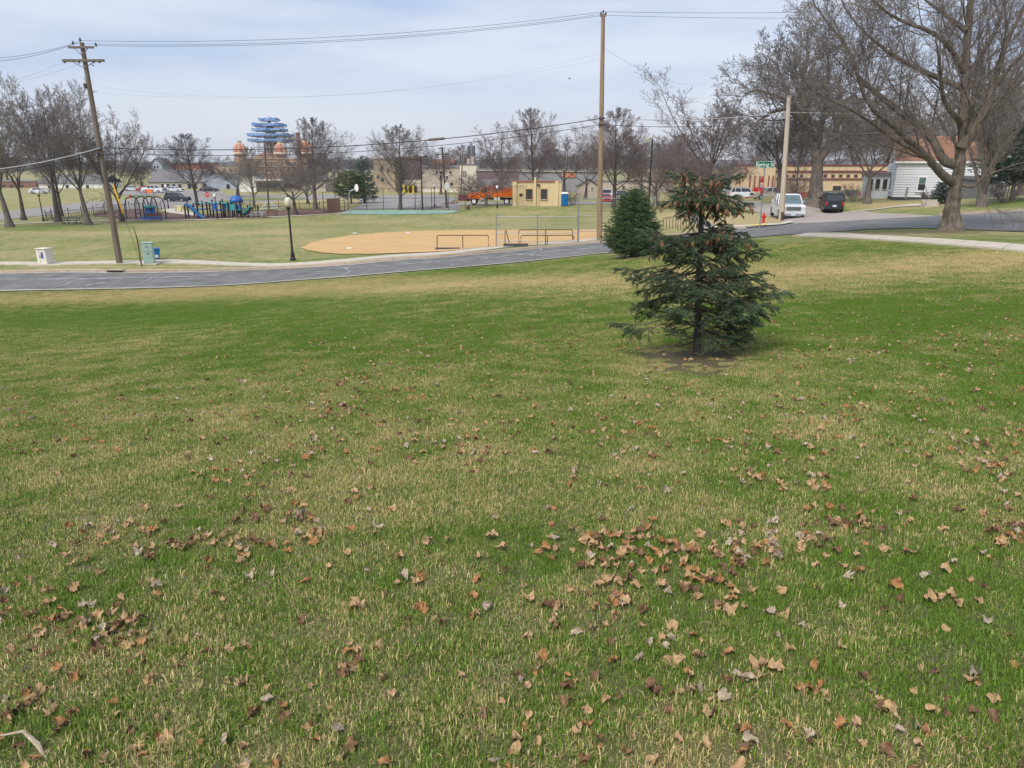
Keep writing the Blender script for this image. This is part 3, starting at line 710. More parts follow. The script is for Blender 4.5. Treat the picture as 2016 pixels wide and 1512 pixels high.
tree('vase', 1, 2010, 60, 20, 190, 'bare tree behind the dark evergreen near the trellis', twig='twig')
tree('broad', 7, 1790, 95, 120, 260, 'wide bare tree rising behind the brown house roof', twig='twig')
tree('vase', 3, 1670, 150, 160, 150, 'bare tree rising behind the yellow hall', twig='twigd')
BGL = 'bare trees of the wood behind the town'
for i, (u, Y, vt, w) in enumerate([(1180,205,272,90),(1235,230,266,90),(1262,190,262,90),(1310,210,258,90),(1345,240,262,100),(1470,215,258,100),(1505,190,240,100),(1590,230,235,110),(1640,200,220,110),(1720,210,225,110),(1085,260,292,80),(1030,260,296,80),(940,280,300,70),(1565,175,228,100),
                                    (660,300,300,60),(700,290,305,60),(640,330,300,60),(1140,240,288,80),(740,330,306,60),(1760,230,210,120),(1830,190,200,120),(1870,210,190,120),(1960,160,150,120),(845,300,306,50),(280,260,322,70),(210,270,315,80),(90,280,310,90),(20,260,300,90)]):
    tree(('vase', 'oval', 'broad')[i % 3], (3, 5, 7)[i % 3], u, Y, vt, w, ('bare tree in the hazy wood behind the low left houses' if u < 500 else 'bare tree in the hazy skyline right of the brick courthouse' if u < 900 else 'bare tree in the wood behind the grey warehouse' if u < 1400 else 'bare tree in the wood behind the yellow hall' if u < 1735 else 'bare tree in the wood behind the white house'), BGL + (' at left' if u < 500 else ' by the courthouse' if u < 900 else ' behind the warehouse' if u < 1400 else ' behind the hall' if u < 1735 else ' behind the house'), twig=('twigd','twigr')[i % 2] if u > 900 else 'twigd')

def catmull(P, n):
    P = np.array(P, float); t = np.linspace(0, len(P) - 1, n); out = []
    Q = np.vstack([2 * P[0] - P[1], P, 2 * P[-1] - P[-2]])
    for x in t:
        i = min(int(x), len(P) - 2); f = x - i; a, b, c, d = Q[i:i + 4]
        out.append(.5 * (2 * b + (c - a) * f + (2 * a - 5 * b + 4 * c - d) * f * f + (3 * b - a - 3 * c + d) * f ** 3))
    return np.array(out)
def limb_tree(name, label, u, v, limbs, P, bark, twig, seed, perm=2.2, fscale=1.0):
    b = hit(u, v); R = random.Random(seed); out = {}; main = []
    for k, (px, r0, r1) in enumerate(limbs):
        pts = [np.array(at(x, y, b.y + dy) - b) for x, y, dy in px]
        n = 5 * len(pts); pts = catmull(pts, n)
        pts[1:] += np.array([[R.uniform(-1, 1) for _ in range(3)] for _ in range(n - 1)]) * r0 * .10
        rs = r0 + (r1 - r0) * np.linspace(0, 1, n) ** .8
        if k == 0:
            h = pts[:, 2]; rs = rs * (1 + .8 * np.exp(-np.maximum(h, 0) / .30)); pts[0, 2] -= .3
        main.append((pts, rs))
        L = np.linalg.norm(np.diff(pts, axis=0), axis=1).sum()
        Q = dict(P); Q['n'] = (max(3, int(L * perm)),) + tuple(P['n'][1:])
        LL = P['base'] * fscale
        Q['env'] = (lambda f, _L=LL: _L * (1.15 - .55 * f),) + tuple(P['env'][1:])
        shoots(out, [tuple(p) for p in pts], list(rs), 1.0, 0, Q, R, f0=.38 if k == 0 else .16)
    V, F = tubes(main, 12)
    t = thing(name, label, 'tree', b)
    ob('trunk', mesh_np('trunk', V, F4=F, mat=bark, smooth=True), t)
    Vs, Fs, off = [], [], 0
    for l in sorted(out):
        V, F = tubes(out[l], 5 if l == 1 else 3); Vs.append(V); Fs.append(F + off); off += len(V)
    ob('crown', mesh_np('crown', np.concatenate(Vs), F4=np.concatenate(Fs), mat=twig), t)
    return t
HP = dict(seg=(0,6,4,3,2), wob=(0,.09,.13,.17,.22), trop=(0,.07,.06,.05,.04), n=(0,9,6,4), f0=(.2,.15,.15,.15), ang=(.75,.65,.7,.75), rr=(.32,.5,.6,.75), env=(0,.52,.5,.55), rmin=.0048, base=3.5, taper=.3)
Z0 = 0
limb_tree('maple_tree', 'big bare maple with thick rough trunk on the strip beside the sidewalk', 1872, 453, [
    ([(1872,455,0),(1873,430,0),(1876,400,0),(1881,365,0),(1887,335,0),(1893,290,.1),(1898,190,.1),(1903,95,.2),(1911,10,.2),(1918,-90,.3),(1922,-200,.4),(1925,-300,.4)], .335, .05),
    ([(1884,364,0),(1853,342,-.3),(1825,309,-.6),(1791,278,-.9),(1752,243,-1.2),(1714,210,-1.4),(1690,155,-1.5),(1668,95,-1.5),(1640,40,-1.4)], .19, .02),
    ([(1888,325,0),(1862,318,.3),(1843,290,.5),(1825,260,.8),(1767,216,1.0),(1718,178,1.2),(1690,150,1.3),(1682,122,1.4),(1658,82,1.5),(1614,24,1.6),(1590,-20,1.6)], .21, .02),
    ([(1822,308,-.6),(1764,276,-1.2),(1718,243,-1.6),(1669,212,-2),(1612,184,-2.4),(1570,150,-2.6)], .10, .012),
    ([(1895,174,.1),(1853,156,.2),(1798,131,.4),(1752,104,.5),(1706,67,.5),(1669,24,.6),(1648,-25,.6)], .13, .015),
    ([(1896,140,.1),(1866,89,-.4),(1828,61,-.9),(1767,37,-1.3),(1721,3,-1.6),(1680,-40,-1.8)], .13, .015),
    ([(1902,60,.1),(1859,28,.5),(1819,-3,.9),(1770,-50,1.2)], .11, .015),
    ([(1893,290,0),(1914,262,-.1),(1938,220,-.2),(1950,183,-.3),(1966,131,-.4),(1982,83,-.5),(2015,15,-.6),(2045,-70,-.8)], .24, .03),
    ([(1934,225,-.2),(1981,182,.4),(2020,152,.8),(2090,110,1.2),(2160,60,1.4)], .13, .015),
    ([(1900,160,.2),(1930,110,.6),(1966,46,.9),(1985,-40,1.2)], .14, .02),
    ([(1955,175,-.3),(2000,120,-1.0),(2060,70,-1.6),(2120,0,-2)], .10, .012),
    ([(1890,364,0),(1917,367,-.3),(1938,349,-.6),(1981,330,-1.0),(2030,316,-1.4)], .07, .01),
    ([(1890,240,0),(1860,200,-1.8),(1850,130,-3.0),(1840,60,-3.8)], .12, .015),
    ([(1895,250,0),(1915,190,2.0),(1925,110,3.2),(1930,20,4.0)], .12, .015),
], HP, 'barkb', 'twig', 3, perm=1.8)
SP = dict(HP, rmin=.014, n=(0,9,6,4), base=5.2, wob=(0,.14,.2,.22,.25))
limb_tree('cottonwood_tree', 'huge bare tree with split grey trunk standing near the black car', 1608, 402, [
    ([(1608,403,0),(1607,375,0),(1608,340,0),(1607,305,0),(1597,262,0),(1585,216,0),(1580,171,.3),(1587,122,.5),(1590,80,.8)], 0.80, .10),
    ([(1592,245,0),(1571,226,0),(1547,214,-.5),(1516,223,-1),(1486,245,-1.4),(1458,278,-2)], .42, .04),
    ([(1586,225,0),(1562,205,.5),(1522,187,1),(1490,178,1.2),(1465,185,1.4)], .33, .04),
    ([(1565,205,.5),(1545,170,1.5),(1530,130,2),(1510,110,2.2)], .22, .03),
    ([(1606,320,0),(1623,300,-.2),(1645,260,-.5),(1654,214,-.8),(1652,165,-1),(1665,115,-1.2)], .5, .05),
    ([(1607,300,0),(1614,266,.5),(1626,199,1),(1632,138,1.2),(1625,90,1.4)], .42, .05),
    ([(1648,240,-.5),(1690,205,-1.2),(1720,165,-2),(1735,120,-2.4)], .25, .03),
    ([(1595,260,0),(1575,190,-3),(1555,140,-5)], .3, .04),
], SP, 'bark', 'twigd', 8, perm=1.15)

# ------------------------------------------------------------------ conifers
def needles(sh, R, step, nlen, nwid, up=.25):
    """sh: array (m,7): start xyz, dir xyz, len -> one triangle per needle all round the shoot"""
    rs = np.random.RandomState(R); V = []
    cnt = np.maximum(3, (sh[:, 6] / step).astype(int)); idx = np.repeat(np.arange(len(sh)), cnt); s = sh[idx]; n = len(idx)
    t = rs.rand(n)[:, None]; d = s[:, 3:6]; p = s[:, :3] + d * s[:, 6:7] * t
    a = rs.randn(n, 3); a[:, 2] += up; a -= d * (a * d).sum(1)[:, None]; a /= np.linalg.norm(a, axis=1)[:, None] + 1e-9
    nd = a * .8 + d * .75; nd /= np.linalg.norm(nd, axis=1)[:, None]
    w = np.cross(nd, rs.randn(n, 3)); w /= np.linalg.norm(w, axis=1)[:, None] + 1e-9
    ln = nlen * rs.uniform(.7, 1.2, n)[:, None]
    V = np.stack([p - w * nwid, p + w * nwid, p + nd * ln], 1).reshape(-1, 3)
    return V, np.arange(3 * n).reshape(-1, 3)
def sprays(branch, f0, spacing, blen, R, droop=.15, both=True):
    """side shoots along a branch polyline"""
    P = branch; seg = np.linalg.norm(np.diff(P, axis=0), axis=1); L = seg.sum(); cs = np.r_[0, np.cumsum(seg)]
    out = []; s = f0 * L; k = 0
    while s < L:
        i = min(np.searchsorted(cs, s, 'right') - 1, len(P) - 2); w = (s - cs[i]) / seg[i]
        p = P[i] * (1 - w) + P[i + 1] * w; d = (P[i + 1] - P[i]) / seg[i]
        side = np.cross(d, [0, 0, 1.]); side /= np.linalg.norm(side) + 1e-9
        f = s / L; prof = min(1, .55 + 1.2 * (1 - f)) * min(1, .5 + 2.5 * (f - f0) / (1 - f0 + 1e-6))
        sg = 1 if k % 2 else -1
        a = R.uniform(.6, 1.05)
        v = d * math.cos(a) + side * sg * math.sin(a) + np.array([R.uniform(-.15, .15), R.uniform(-.15, .15), R.uniform(-.55, .30) - droop])
        v /= np.linalg.norm(v)
        l = blen * prof * R.uniform(.6, 1.15)
        out.append([*p, *v, l])
        if l > .10:      # side shoots of the shoot
            for q in (.35, .6, .82):
                sd = np.cross(v, [0, 0, 1.]) * (1 if (k + int(q * 10)) % 2 else -1)
                v2 = v * .75 + sd * .6 + np.array([0, 0, -droop * R.uniform(0, 1.5)]); v2 /= np.linalg.norm(v2)
                out.append([*(p + v * l * q), *v2, l * .42 * R.uniform(.6, 1.1)])
        s += spacing * R.uniform(.7, 1.3); k += 1
    e = P[-1] - P[-2]; out.append([*P[-2], *(e / np.linalg.norm(e)), np.linalg.norm(e) + .04])
    return out
def hero_spruce():
    R = random.Random(5); b = hit(1372, 697)
    t = thing('spruce_tree', 'small ragged spruce laden with brown cones, bare gap below its top', 'tree', b)
    ax = lambda v: np.array(at(np.interp(v, [345, 500, 697], [1384, 1378, 1372]), v, b.y) - b)
    tr = [ax(v) for v in (700, 690, 660, 600, 540, 480, 440, 400, 370, 350, 338)]
    rs = [.078, .060, .053, .048, .044, .039, .036, .028, .020, .012, .005]; tr[0][2] -= .1
    V, F = tubes([(np.array(tr), np.array(rs))], 9)
    ob('trunk', mesh_np('trunk', V, F4=F, mat='barkd', smooth=True), t)
    br, sh, cones = [], [], []
    def branch(v, tu, tv, dy, f0, cone, wid=.17, sag=.06, r=.013):
        p0 = ax(v); p1 = np.array(at(tu, tv, b.y + dy) - b); L = np.linalg.norm(p1 - p0)
        m = [p0 + (p1 - p0) * f + np.array([0, 0, -sag * L * math.sin(f * math.pi) * 1.2]) + (np.array([R.uniform(-1, 1), R.uniform(-1, 1), R.uniform(-1, 1)]) * .02 * L if 0 < f < 1 else 0) for f in np.linspace(0, 1, 8)]
        P = np.array(m); br.append((P, np.linspace(r, .004, 8)))
        if f0 < 1: sh.extend(sprays(P, f0, .024, wid, R, droop=.2))
        if cone:
            for _ in range(cone):
                f = R.uniform(max(f0, .35), 1.0); i = min(int(f * 7), 6); p = P[i] + (P[i + 1] - P[i]) * (f * 7 - i)
                cones.append(p + np.array([R.uniform(-.09, .09), R.uniform(-.17, .0), R.uniform(-.07, .0)]))
    T = [(352,1318,339,.05,.15,7),(350,1348,331,-.1,.1,5),(352,1405,348,-.15,.1,6),(355,1456,342,0,.2,5),(372,1300,397,.1,.15,9),(368,1328,388,-.3,.15,9),(365,1478,401,0,.15,10),(368,1440,412,-.3,.15,9),(362,1420,366,.2,.1,8),(382,1343,428,-.15,.3,5),(380,1412,424,.2,.3,7),(372,1400,395,-.45,.1,7),(374,1360,392,-.4,.1,7),(370,1330,376,.35,.15,5),(372,1450,385,.3,.15,5),(368,1460,415,.15,.2,8),
         (398,1364,446,-.10,.4,0),(405,1392,440,.05,.5,0),
         (458,1266,453,0,.3,12),(462,1302,466,-.3,.3,9),(455,1480,474,0,.2,10),(450,1436,448,-.25,.15,10),(452,1420,437,.1,.2,7),(470,1270,492,.1,.4,9),(470,1466,512,.1,.3,2),(472,1500,492,.15,.35,7),(460,1410,462,-.45,.1,9),(462,1455,458,.25,.2,7),(464,1340,470,-.4,.3,0),(470,1325,492,.2,.4,0),
         (495,1217,530,0,.55,0),(500,1242,547,-.2,.45,0),(505,1276,535,.25,.4,0),(500,1465,520,-.3,.3,0),(505,1490,548,.1,.4,0),(515,1310,545,-.4,.35,0),(510,1420,530,-.5,.2,0),(520,1262,572,.15,.5,0),
         (540,1551,575,0,.5,0),(535,1505,536,-.2,.35,0),(548,1528,604,-.15,.45,0),(545,1520,560,.3,.45,0),(540,1440,560,-.6,.2,0),(545,1330,570,-.55,.35,0),(555,1290,590,.3,.5,0),(550,1390,575,-.75,.3,0),(560,1480,585,.4,.4,0),(565,1250,600,.1,.6,0),(570,1485,600,-.5,.35,0),(575,1455,618,-.65,.35,0),
         (605,1206,637,0,.72,0),(600,1240,652,-.2,.68,0),(598,1258,612,.2,.7,0),(600,1510,618,.1,.5,0),(612,1492,640,-.25,.4,0),(618,1478,658,-.3,.4,0),(625,1440,664,-.5,.35,0),(610,1470,625,.4,.4,0),(630,1410,668,-.55,.35,0),(622,1330,618,-.35,.75,0),(640,1345,632,-.2,.6,0),(640,1455,668,.2,.5,0)]
    for a in T: branch(*a, wid=.21 if a[0] < 430 else .30)
    for v, n, rad in ((392,8,.36),(372,7,.30),(462,8,.48),(482,7,.55),(508,6,.62),(532,6,.70),(556,6,.78),(582,6,.82),(606,5,.74),(630,3,.6)):
        for k in range(n):
            a = k * 6.283 / n + R.uniform(-.3, .3); q = rad * R.uniform(.7, 1.1); c = ax(v)
            if abs(math.cos(a)) > .86: q *= .75
            p = b + Vector(c) + Vector((math.cos(a) * q, math.sin(a) * q, -.05 * q + R.uniform(-.08, .05)))
            uu, vv = proj(p.x, p.y, p.z)
            branch(v + R.uniform(-6, 6), uu, vv, p.y - b.y, (.3 if v < 500 else .50), 6 if v < 470 else 0, wid=.26)
    for k in range(95):      # dead inner twigs
        v = R.uniform(540, 672); a = R.uniform(0, 6.283); q = R.uniform(.25, .75); c = ax(v)
        p = b + Vector(c) + Vector((math.cos(a) * q, math.sin(a) * q, R.uniform(-.22, .06) * q)); uu, vv = proj(p.x, p.y, p.z)
        branch(v, uu, vv, p.y - b.y, 1, 0, r=.006)
    branch(668, 1278, 610, -.15, 1, 0, r=.012); branch(668, 1290, 680, -.3, 1, 0, r=.008); branch(655, 1265, 690, -.5, 1, 0, r=.006)
    sh = np.array(sh)
    V, F = tubes(br, 5); ob('branches', mesh_np('branches', V, F4=F, mat='deadtwig'), t)
    V, F = needles(sh, 3, .0025, .027, .0032); ob('crown', mesh_np('crown', V, F3=F, mat='needle'), t)
    m = MB()
    prof = [(.003, 0)]
    for i in range(1, 9): prof += [(.016 * math.sin(math.pi * (i / 9) ** .8) + .0045 * (i % 2), -.095 * i / 9)]
    m.lathe(prof + [(.002, -.098)], n=7); cm = m.mesh('cone'); cm.materials.append(MT['cone'])
    R.shuffle(cones); cones.sort(key=lambda p: p[1] > .18)
    for p in cones[:290]:
        s = R.uniform(.75, 1.05); ob('cone', cm, t, loc=tuple(p), rot=(R.uniform(-.5, .5), R.uniform(-.5, .5), R.uniform(0, 6)), scale=(s, s, s))
hero_spruce()
def conifer(name, label, p, H, rad, nb, bl, step, nl, nw, mat, seed, low=.03, shape=.8, trunkr=.03, upw=.35, cat='tree'):
    R = random.Random(seed); t = thing(name, label, cat, p); br, sh = [], []
    for k in range(nb):
        f = low + (1 - low) * (k + R.random()) / nb; a = k * 2.4 + R.uniform(-.3, .3)
        q = rad * ((1 - f) ** shape) * min(1, .62 + f * 2.2) * R.uniform(.78, 1.08) + .05
        p0 = np.array([0, 0, f * H * .97]); p1 = p0 + np.array([math.cos(a) * q, math.sin(a) * q, q * upw * R.uniform(.4, 1.2) - .04])
        P = np.array([p0 + (p1 - p0) * w + np.array([0, 0, -.10 * q * math.sin(w * math.pi)]) for w in np.linspace(0, 1, 5)])
        br.append((P, np.linspace(.012 * H / 3, .003, 5))); sh += sprays(P, .22, bl * .26, bl, R, droop=-.03)
    sh += [[0, 0, H * .9, 0, 0, 1, H * .1]]
    V, F = tubes([(np.array([[0, 0, -.1], [0, 0, H * .5], [0, 0, H]]), np.array([trunkr * H, trunkr * H * .6, .01]))], 8)
    V2, F2 = tubes(br, 4)
    ob('trunk', mesh_np('trunk', np.concatenate([V, V2]), F4=np.concatenate([F, F2 + len(V)]), mat='barkd'), t)
    V, F = needles(np.array(sh), seed, step, nl, nw, up=.5); ob('crown', mesh_np('crown', V, F3=F, mat=mat), t)
    return t
p = hit(1243, 506); H = at(1243, 366, p.y).z - p.z
conifer('young_spruce', 'dense young green spruce beside the road behind the cone-laden spruce', p, H, 1.60, 330, .42, .0085, .055, .0065, 'needle2', 4, shape=.72)
p = hit(718, 400); H = at(718, 304, p.y).z - p.z
conifer('blue_spruce', 'blue-green spruce behind the basketball court', p, H, H * .34, 90, 1.2, .05, .28, .035, 'bneedle', 6, low=.08)
p = hit(692, 401); H = at(692, 336, p.y).z - p.z
conifer('pine_tree', 'low wide bright green pine next to the blue-green spruce', p, H, H * .62, 70, 1.3, .05, .26, .035, 'pneedle', 7, low=.2, shape=.4)
p = ground_at(1990, 52); H = at(1990, 238, p.y).z - p.z
conifer('evergreen_tree', 'large dark evergreen tree behind the trellis and grey shed', p, H, 3.0, 120, .9, .02, .14, .016, 'hedge', 8, low=.2, shape=.5)
p = ground_at(1853, 56); H = at(1853, 357, p.y).z - p.z
conifer('round_bush', 'rounded dark green bush against the white house beside the maple trunk', p, H, .85, 110, .32, .010, .06, .008, 'hedge', 9, low=.03, shape=.33, cat='bush')
# ------------------------------------------------------------------ utility poles and wires
def pole(label, u, v, vtop, r0, r1, mat, lean=0.0, utop=None, name='utility_pole', Y=None):
    b = hit(u, v) if Y is None else ground_at(u, Y)
    top = at(utop if utop is not None else u, vtop, b.y); 
    if utop is None: top.x = b.x
    t = thing(name, label, 'utility pole', b)
    d = top - b
    MB().tube([(0, 0, -.4), d * .5, d], [r0, (r0 + r1) / 2, r1], 12).build('shaft', mat, t, smooth=False)
    return t, b, d
def insulator(t, p, s=1.0, parent=None):
    MB().lathe([(.02*s,0),(.02*s,.05*s),(.055*s,.06*s),(.06*s,.10*s),(.035*s,.12*s),(.05*s,.15*s),(.03*s,.2*s)], c=p, n=8).build('insulator', 'porc', parent or t)
def crossarm(t, p, half, ang=0, thick=.10, mat='wood', brace=.75):
    dx = Vector((math.cos(ang), math.sin(ang), 0))
    a = MB().box((p.x, p.y - .17, p.z), (half * 2, thick * 1.1, thick * 1.25), rz=ang).build('crossarm', mat, t)
    for s in (-1, 1):
        q = p + dx * s * half * .55 + Vector((0, -.2, -.04))
        MB().tube([q, p + Vector((0, -.18, -brace))], .022, 6).build('brace', mat, t)
    return a
LP, lb, ld = pole('tall weathered utility pole with two crossarms leaning beside the pale green cabinet', 236, 519, 84, .21, .13, 'wood', utop=161)
lt = lambda v, u=None: at(u if u is not None else np.interp(v, [84, 519], [161, 236]), v, lb.y) - lb
crossarm(LP, lt(94), .80, brace=.5); crossarm(LP, lt(120), 1.32, brace=.45, thick=.12)
for u, v in ((147, 89.5), (192, 93), (161, 83)): insulator(LP, lt(v, u) + Vector((0, -.15, -.02)), 1.3)
for u in (132, 200): MB().tube([lt(117.5, u) + Vector((0, -.17, 0)), lt(123, u - 2) + Vector((0, -.17, -.05))], .07, 8).build('insulator', 'porc', LP)
for u in (160, 189): MB().tube([lt(119, u) + Vector((0, -.28, -.05)), lt(124, u) + Vector((0, -.28, -.05))], .06, 8).build('insulator', 'porc', LP)
MB().tube([lt(126, 184) + Vector((0, -.2, 0)), lt(131, 189) + Vector((0, -.25, 0)), lt(129, 185) + Vector((0, -.3, 0))], .02, 6).build('jumper', 'wire', LP)
for v in (167, 172): MB().box(lt(v) + Vector((-.2, -.1, 0)), (.14, .14, .16)).build('bracket', 'porc', LP)
for v in (292, 302): MB().box(lt(v) + Vector((0, -.2, 0)), (.5, .12, .14)).build('cable_clamp', 'porc', LP)
MB().tube([lt(300) + Vector((.05, -.24, 0)), lt(308, 197) + Vector((0, -.26, 0)), lt(330, 199) + Vector((0, -.24, 0)), lt(360, 206) + Vector((0, -.22, 0))], .03, 6).build('drop_cable', 'wire', LP)
gp = thing('guy_wire', 'guy wire with long yellow plastic guard staying the leaning pole', 'guy wire', ground_at(279, lb.y - .6))
g0 = gp.location; pt = lambda u, v: at(u, v, lb.y - .4) - g0
MB().tube([(0, 0, -.1), pt(222, 362), lt(308) + lb - g0], .011, 5).build('wire', 'wire', gp)
MB().tube([pt(243, 420), pt(222, 362)], .055, 8).build('guard', 'yellow', gp)
st = thing('anchor_rod', 'thin dark leaning rod rising behind the pale green cabinet', 'rod', ground_at(279, lb.y - .9))
MB().tube([(0, 0, -.1), at(270, 470, lb.y - .9) - st.location, at(262, 445, lb.y - .9) - st.location], [.045, .04, .012], 6).build('rod', 'darkwood', st)

RP, rb, rd = pole('tall tan wooden utility pole standing between the ballfield fence and young spruce', 1180, 0, 28, .21, .13, 'wood2', utop=1187.5, Y=53.5)
rt = lambda v, u=None: at(u if u is not None else np.interp(v, [28, 470], [1187.5, 1180]), v, rb.y) - rb
for dx in (-.16, .16): insulator(RP, rt(31) + Vector((dx, -.1, .0)), 1.2)
insulator(RP, rt(27), 1.2)
for v in (233, 245): MB().box(rt(v) + Vector((0, -.16, 0)), (.42, .14, .12)).build('cable_clamp', 'porc', RP)
MB().box(rt(31) + Vector((0, -.08, -.02)), (.46, .1, .08)).build('top_bracket', 'wood2', RP)
TP, tb, td = pole('pale grey utility pole with dark foot standing by the white pickup truck', 1538, 434.5, 188, .21, .15, 'wood3', utop=1553.5)
MB().tube([(0, 0, -.05), td * .075], [.216, .214], 12).build('foot_wrap', 'darkwood', TP)
MB().tube([td * .06 + Vector((.14, -.17, 0)), td * .55 + Vector((.1, -.15, 0))], .035, 6).build('conduit', 'wood2', TP)
F1, f1b, f1d = pole('dark far utility pole with a wide crossarm left of the stone building', 880, 409.5, 289, .17, .12, 'darkwood', utop=870)
ft = lambda v: at(np.interp(v, [289, 409], [870, 880]), v, f1b.y) - f1b
crossarm(F1, ft(304), 1.2, mat='darkwood', brace=.6); crossarm(F1, ft(292), .55, mat='darkwood', brace=.5)
F2, f2b, f2d = pole('grey far utility pole with two crossarms before the cream-white building', 907, 0, 296, .17, .12, 'wood', utop=911, Y=165)
for v in (299, 303.5): crossarm(F2, at(910.8, v, f2b.y) - f2b, 1.15, mat='wood', brace=.5)
F3, f3b, f3d = pole('thin dark pole leaning before the courthouse beside the net climber', 530, 418, 290, .12, .09, 'darkwood', utop=521)
def wire(label, a, b, sag, r=.012, mat='wire', name='power_line', group=None, n=26):
    a, b = Vector(a), Vector(b); m = MB()
    m.tube([a.lerp(b, t) - Vector((0, 0, sag * 4 * t * (1 - t))) - a for t in np.linspace(0, 1, n)], r, 5)
    return tag(m.build(name, mat, loc=a), label, 'wire', group)
Lp = lambda u, v, dy=0: at(u, v, lb.y + dy)
Rp = lambda u, v, dy=0: at(u, v, rb.y + dy)
XL = lambda u, v: at(u, v, 44)
far_r = lambda u, v: at(u, v, 50)
wire('top power line between the leaning crossarm pole and the tan pole', Lp(161, 80), Rp(1187.5, 23), .62, .011)
wire('second power line between the leaning crossarm pole and the tan pole', Lp(148, 86), Rp(1184, 28), .66, .010)
wire('third power line between the leaning crossarm pole and the tan pole', Lp(192, 90), Rp(1190, 30), .62, .011)
wire('faint middle line between the leaning pole and the tan pole', Lp(200, 172), Rp(1184, 104), 1.5, .006, 'wirel')
wire('faint lower middle line between the leaning pole and the tan pole', Lp(203, 184), Rp(1184, 116), 1.1, .006, 'wirel')
wire('thick upper cable between the leaning pole and the tan pole', Lp(197, 291, -.25), Rp(1183.5, 233, -.2), .82, .028, 'wire', 'cable')
wire('thin lower cable between the leaning pole and the tan pole', Lp(198, 301, -.25), Rp(1183, 245, -.2), .86, .018, 'wire', 'cable')
c0, c1 = Lp(197, 291, -.25), Rp(1183.5, 233, -.2); tt = .655
pc = c0.lerp(c1, tt) - Vector((0, 0, .82 * 4 * tt * (1 - tt)))
tag(MB().tube([(-.62, -.4 * .06, -.05), (-.5, 0, -.02), (.5, .03, .06), (.62, .03, .08)], [.03, .085, .085, .03], 8).build('splice_case', 'wood', loc=pc), 'brown splice case hanging on the thick upper cable', 'splice case')
for nm, u0, v0, u1, v1, s, r, m in (('top power line running left from the leaning crossarm pole', 161, 80, -160, 112, .5, .011, 'wire'), ('second power line running left from the leaning crossarm pole', 148, 86, -160, 119, .5, .011, 'wire'), ('thin line running left from the lower crossarm', 132, 119, -160, 190, .4, .007, 'wirel'), ('thin second line running left from the lower crossarm', 160, 124, -160, 183, .4, .007, 'wirel')):
    wire(nm, Lp(u0, v0), XL(u1, v1), s, r, m)
wire('thick pale cable running left from the leaning pole', Lp(196, 291.5, -.25), XL(-160, 345), .35, .032, 'wirel', 'cable'); wire('thin dark cable running left from the leaning pole', Lp(197, 301.5, -.25), XL(-160, 352), .35, .018, 'wire', 'cable')
for nm, v0, u1, v1, r in (('top power line running right from the tan pole', 23, 2300, -20, .011), ('second power line running right from the tan pole', 30, 2300, 0, .010)):
    wire(nm, Rp(1188, v0), at(u1, v1, 62), .6, r)
wire('thin line dropping from the tan pole toward the grey tree', Rp(1187, 93), at(1390, 165, 96), .9, .007)
for nm, v0, v1, r, m in (('thick upper cable between the tan pole and the pole by the pickup', 233, 221, .026, 'wirel'), ('thin lower cable between the tan pole and the pole by the pickup', 245, 238, .017, 'wire')):
    wire(nm, Rp(1184, v0, -.2), at(1551, v1, tb.y), .28, r, m, 'cable')
wire('thick upper cable running right from the pole by the pickup', at(1551, 221, tb.y), at(2200, 190, 62), .5, .022, 'wirel', 'cable'); wire('thin lower cable running right from the pole by the pickup', at(1551, 238, tb.y), at(2200, 215, 62), .5, .015, 'wire', 'cable')

# ------------------------------------------------------------------ lamps
def acorn_lamp(label, u, v, vtop, globe='globe', Y=None, group=None):
    b = hit(u, v) if Y is None else ground_at(u, Y); H = at(u, vtop, b.y).z - b.z
    t = thing('street_lamp', label, 'street lamp', b, 0, group); s = H / 4.2
    MB().lathe([(.2*s,-.05),(.2*s,.12*s),(.15*s,.18*s),(.13*s,.45*s),(.09*s,.6*s),(.075*s,.75*s),(.06*s,3.2*s),(.09*s,3.24*s),(.09*s,3.3*s)], n=12).build('post', 'black', t)
    MB().lathe([(.06*s,3.3*s),(.15*s,3.36*s),(.17*s,3.44*s),(.13*s,3.48*s)], n=12).build('collar', 'black', t)
    MB().lathe([(.12*s,3.48*s),(.19*s,3.62*s),(.225*s,3.8*s),(.20*s,3.95*s),(.12*s,4.06*s),(.06*s,4.1*s)], n=14).build('globe', globe, t, smooth=True)
    MB().lathe([(.07*s,4.1*s),(.04*s,4.14*s),(.045*s,4.17*s),(.01*s,4.2*s)], n=8).build('finial', 'black', t)
    return t
acorn_lamp('black street lamp with cream acorn globe beside the roadside path', 577, 512.5, 385)
acorn_lamp('black lamp with white globe at the street corner left of the park trees', 86, 435.5, 372, 'globew')
acorn_lamp('black lamp with white globe beside the pale yellow notice board', 332, 411.5, 362, 'globew')
acorn_lamp('black lamp with white globe behind the basketball fence', 856, 407, 362, 'globew')
acorn_lamp('black lamp with white globe in front of the orange dump truck', 979, 409.5, 364, 'globew')
acorn_lamp('dark lamp standing in front of the play structure posts', 428, 431.5, 380, 'globew')
b = hit(832, 414.5); t = thing('floodlight_pole', 'tall black pole with twin flat heads behind the basketball fence', 'light pole', b); H = at(829, 308, b.y).z - b.z
MB().tube([(0,0,-.1),(0,0,H)], [.13,.08], 8).build('post', 'black', t)
MB().box((0,0,H-.06),(1.5,.08,.08)).build('arm', 'black', t)
for s in (-.75, .75): MB().box((s,0,H),(.75,.4,.16), ry=-.12*np.sign(s)).build('lamp_head', 'black', t)
b = ground_at(1276, 84); t = thing('floodlight_pole', 'black pole with white floodlights above the young spruce', 'light pole', b); H = at(1276, 272, b.y).z - b.z
MB().tube([(0,0,-.1),(0,0,H)], [.12,.08], 8).build('post', 'black', t)
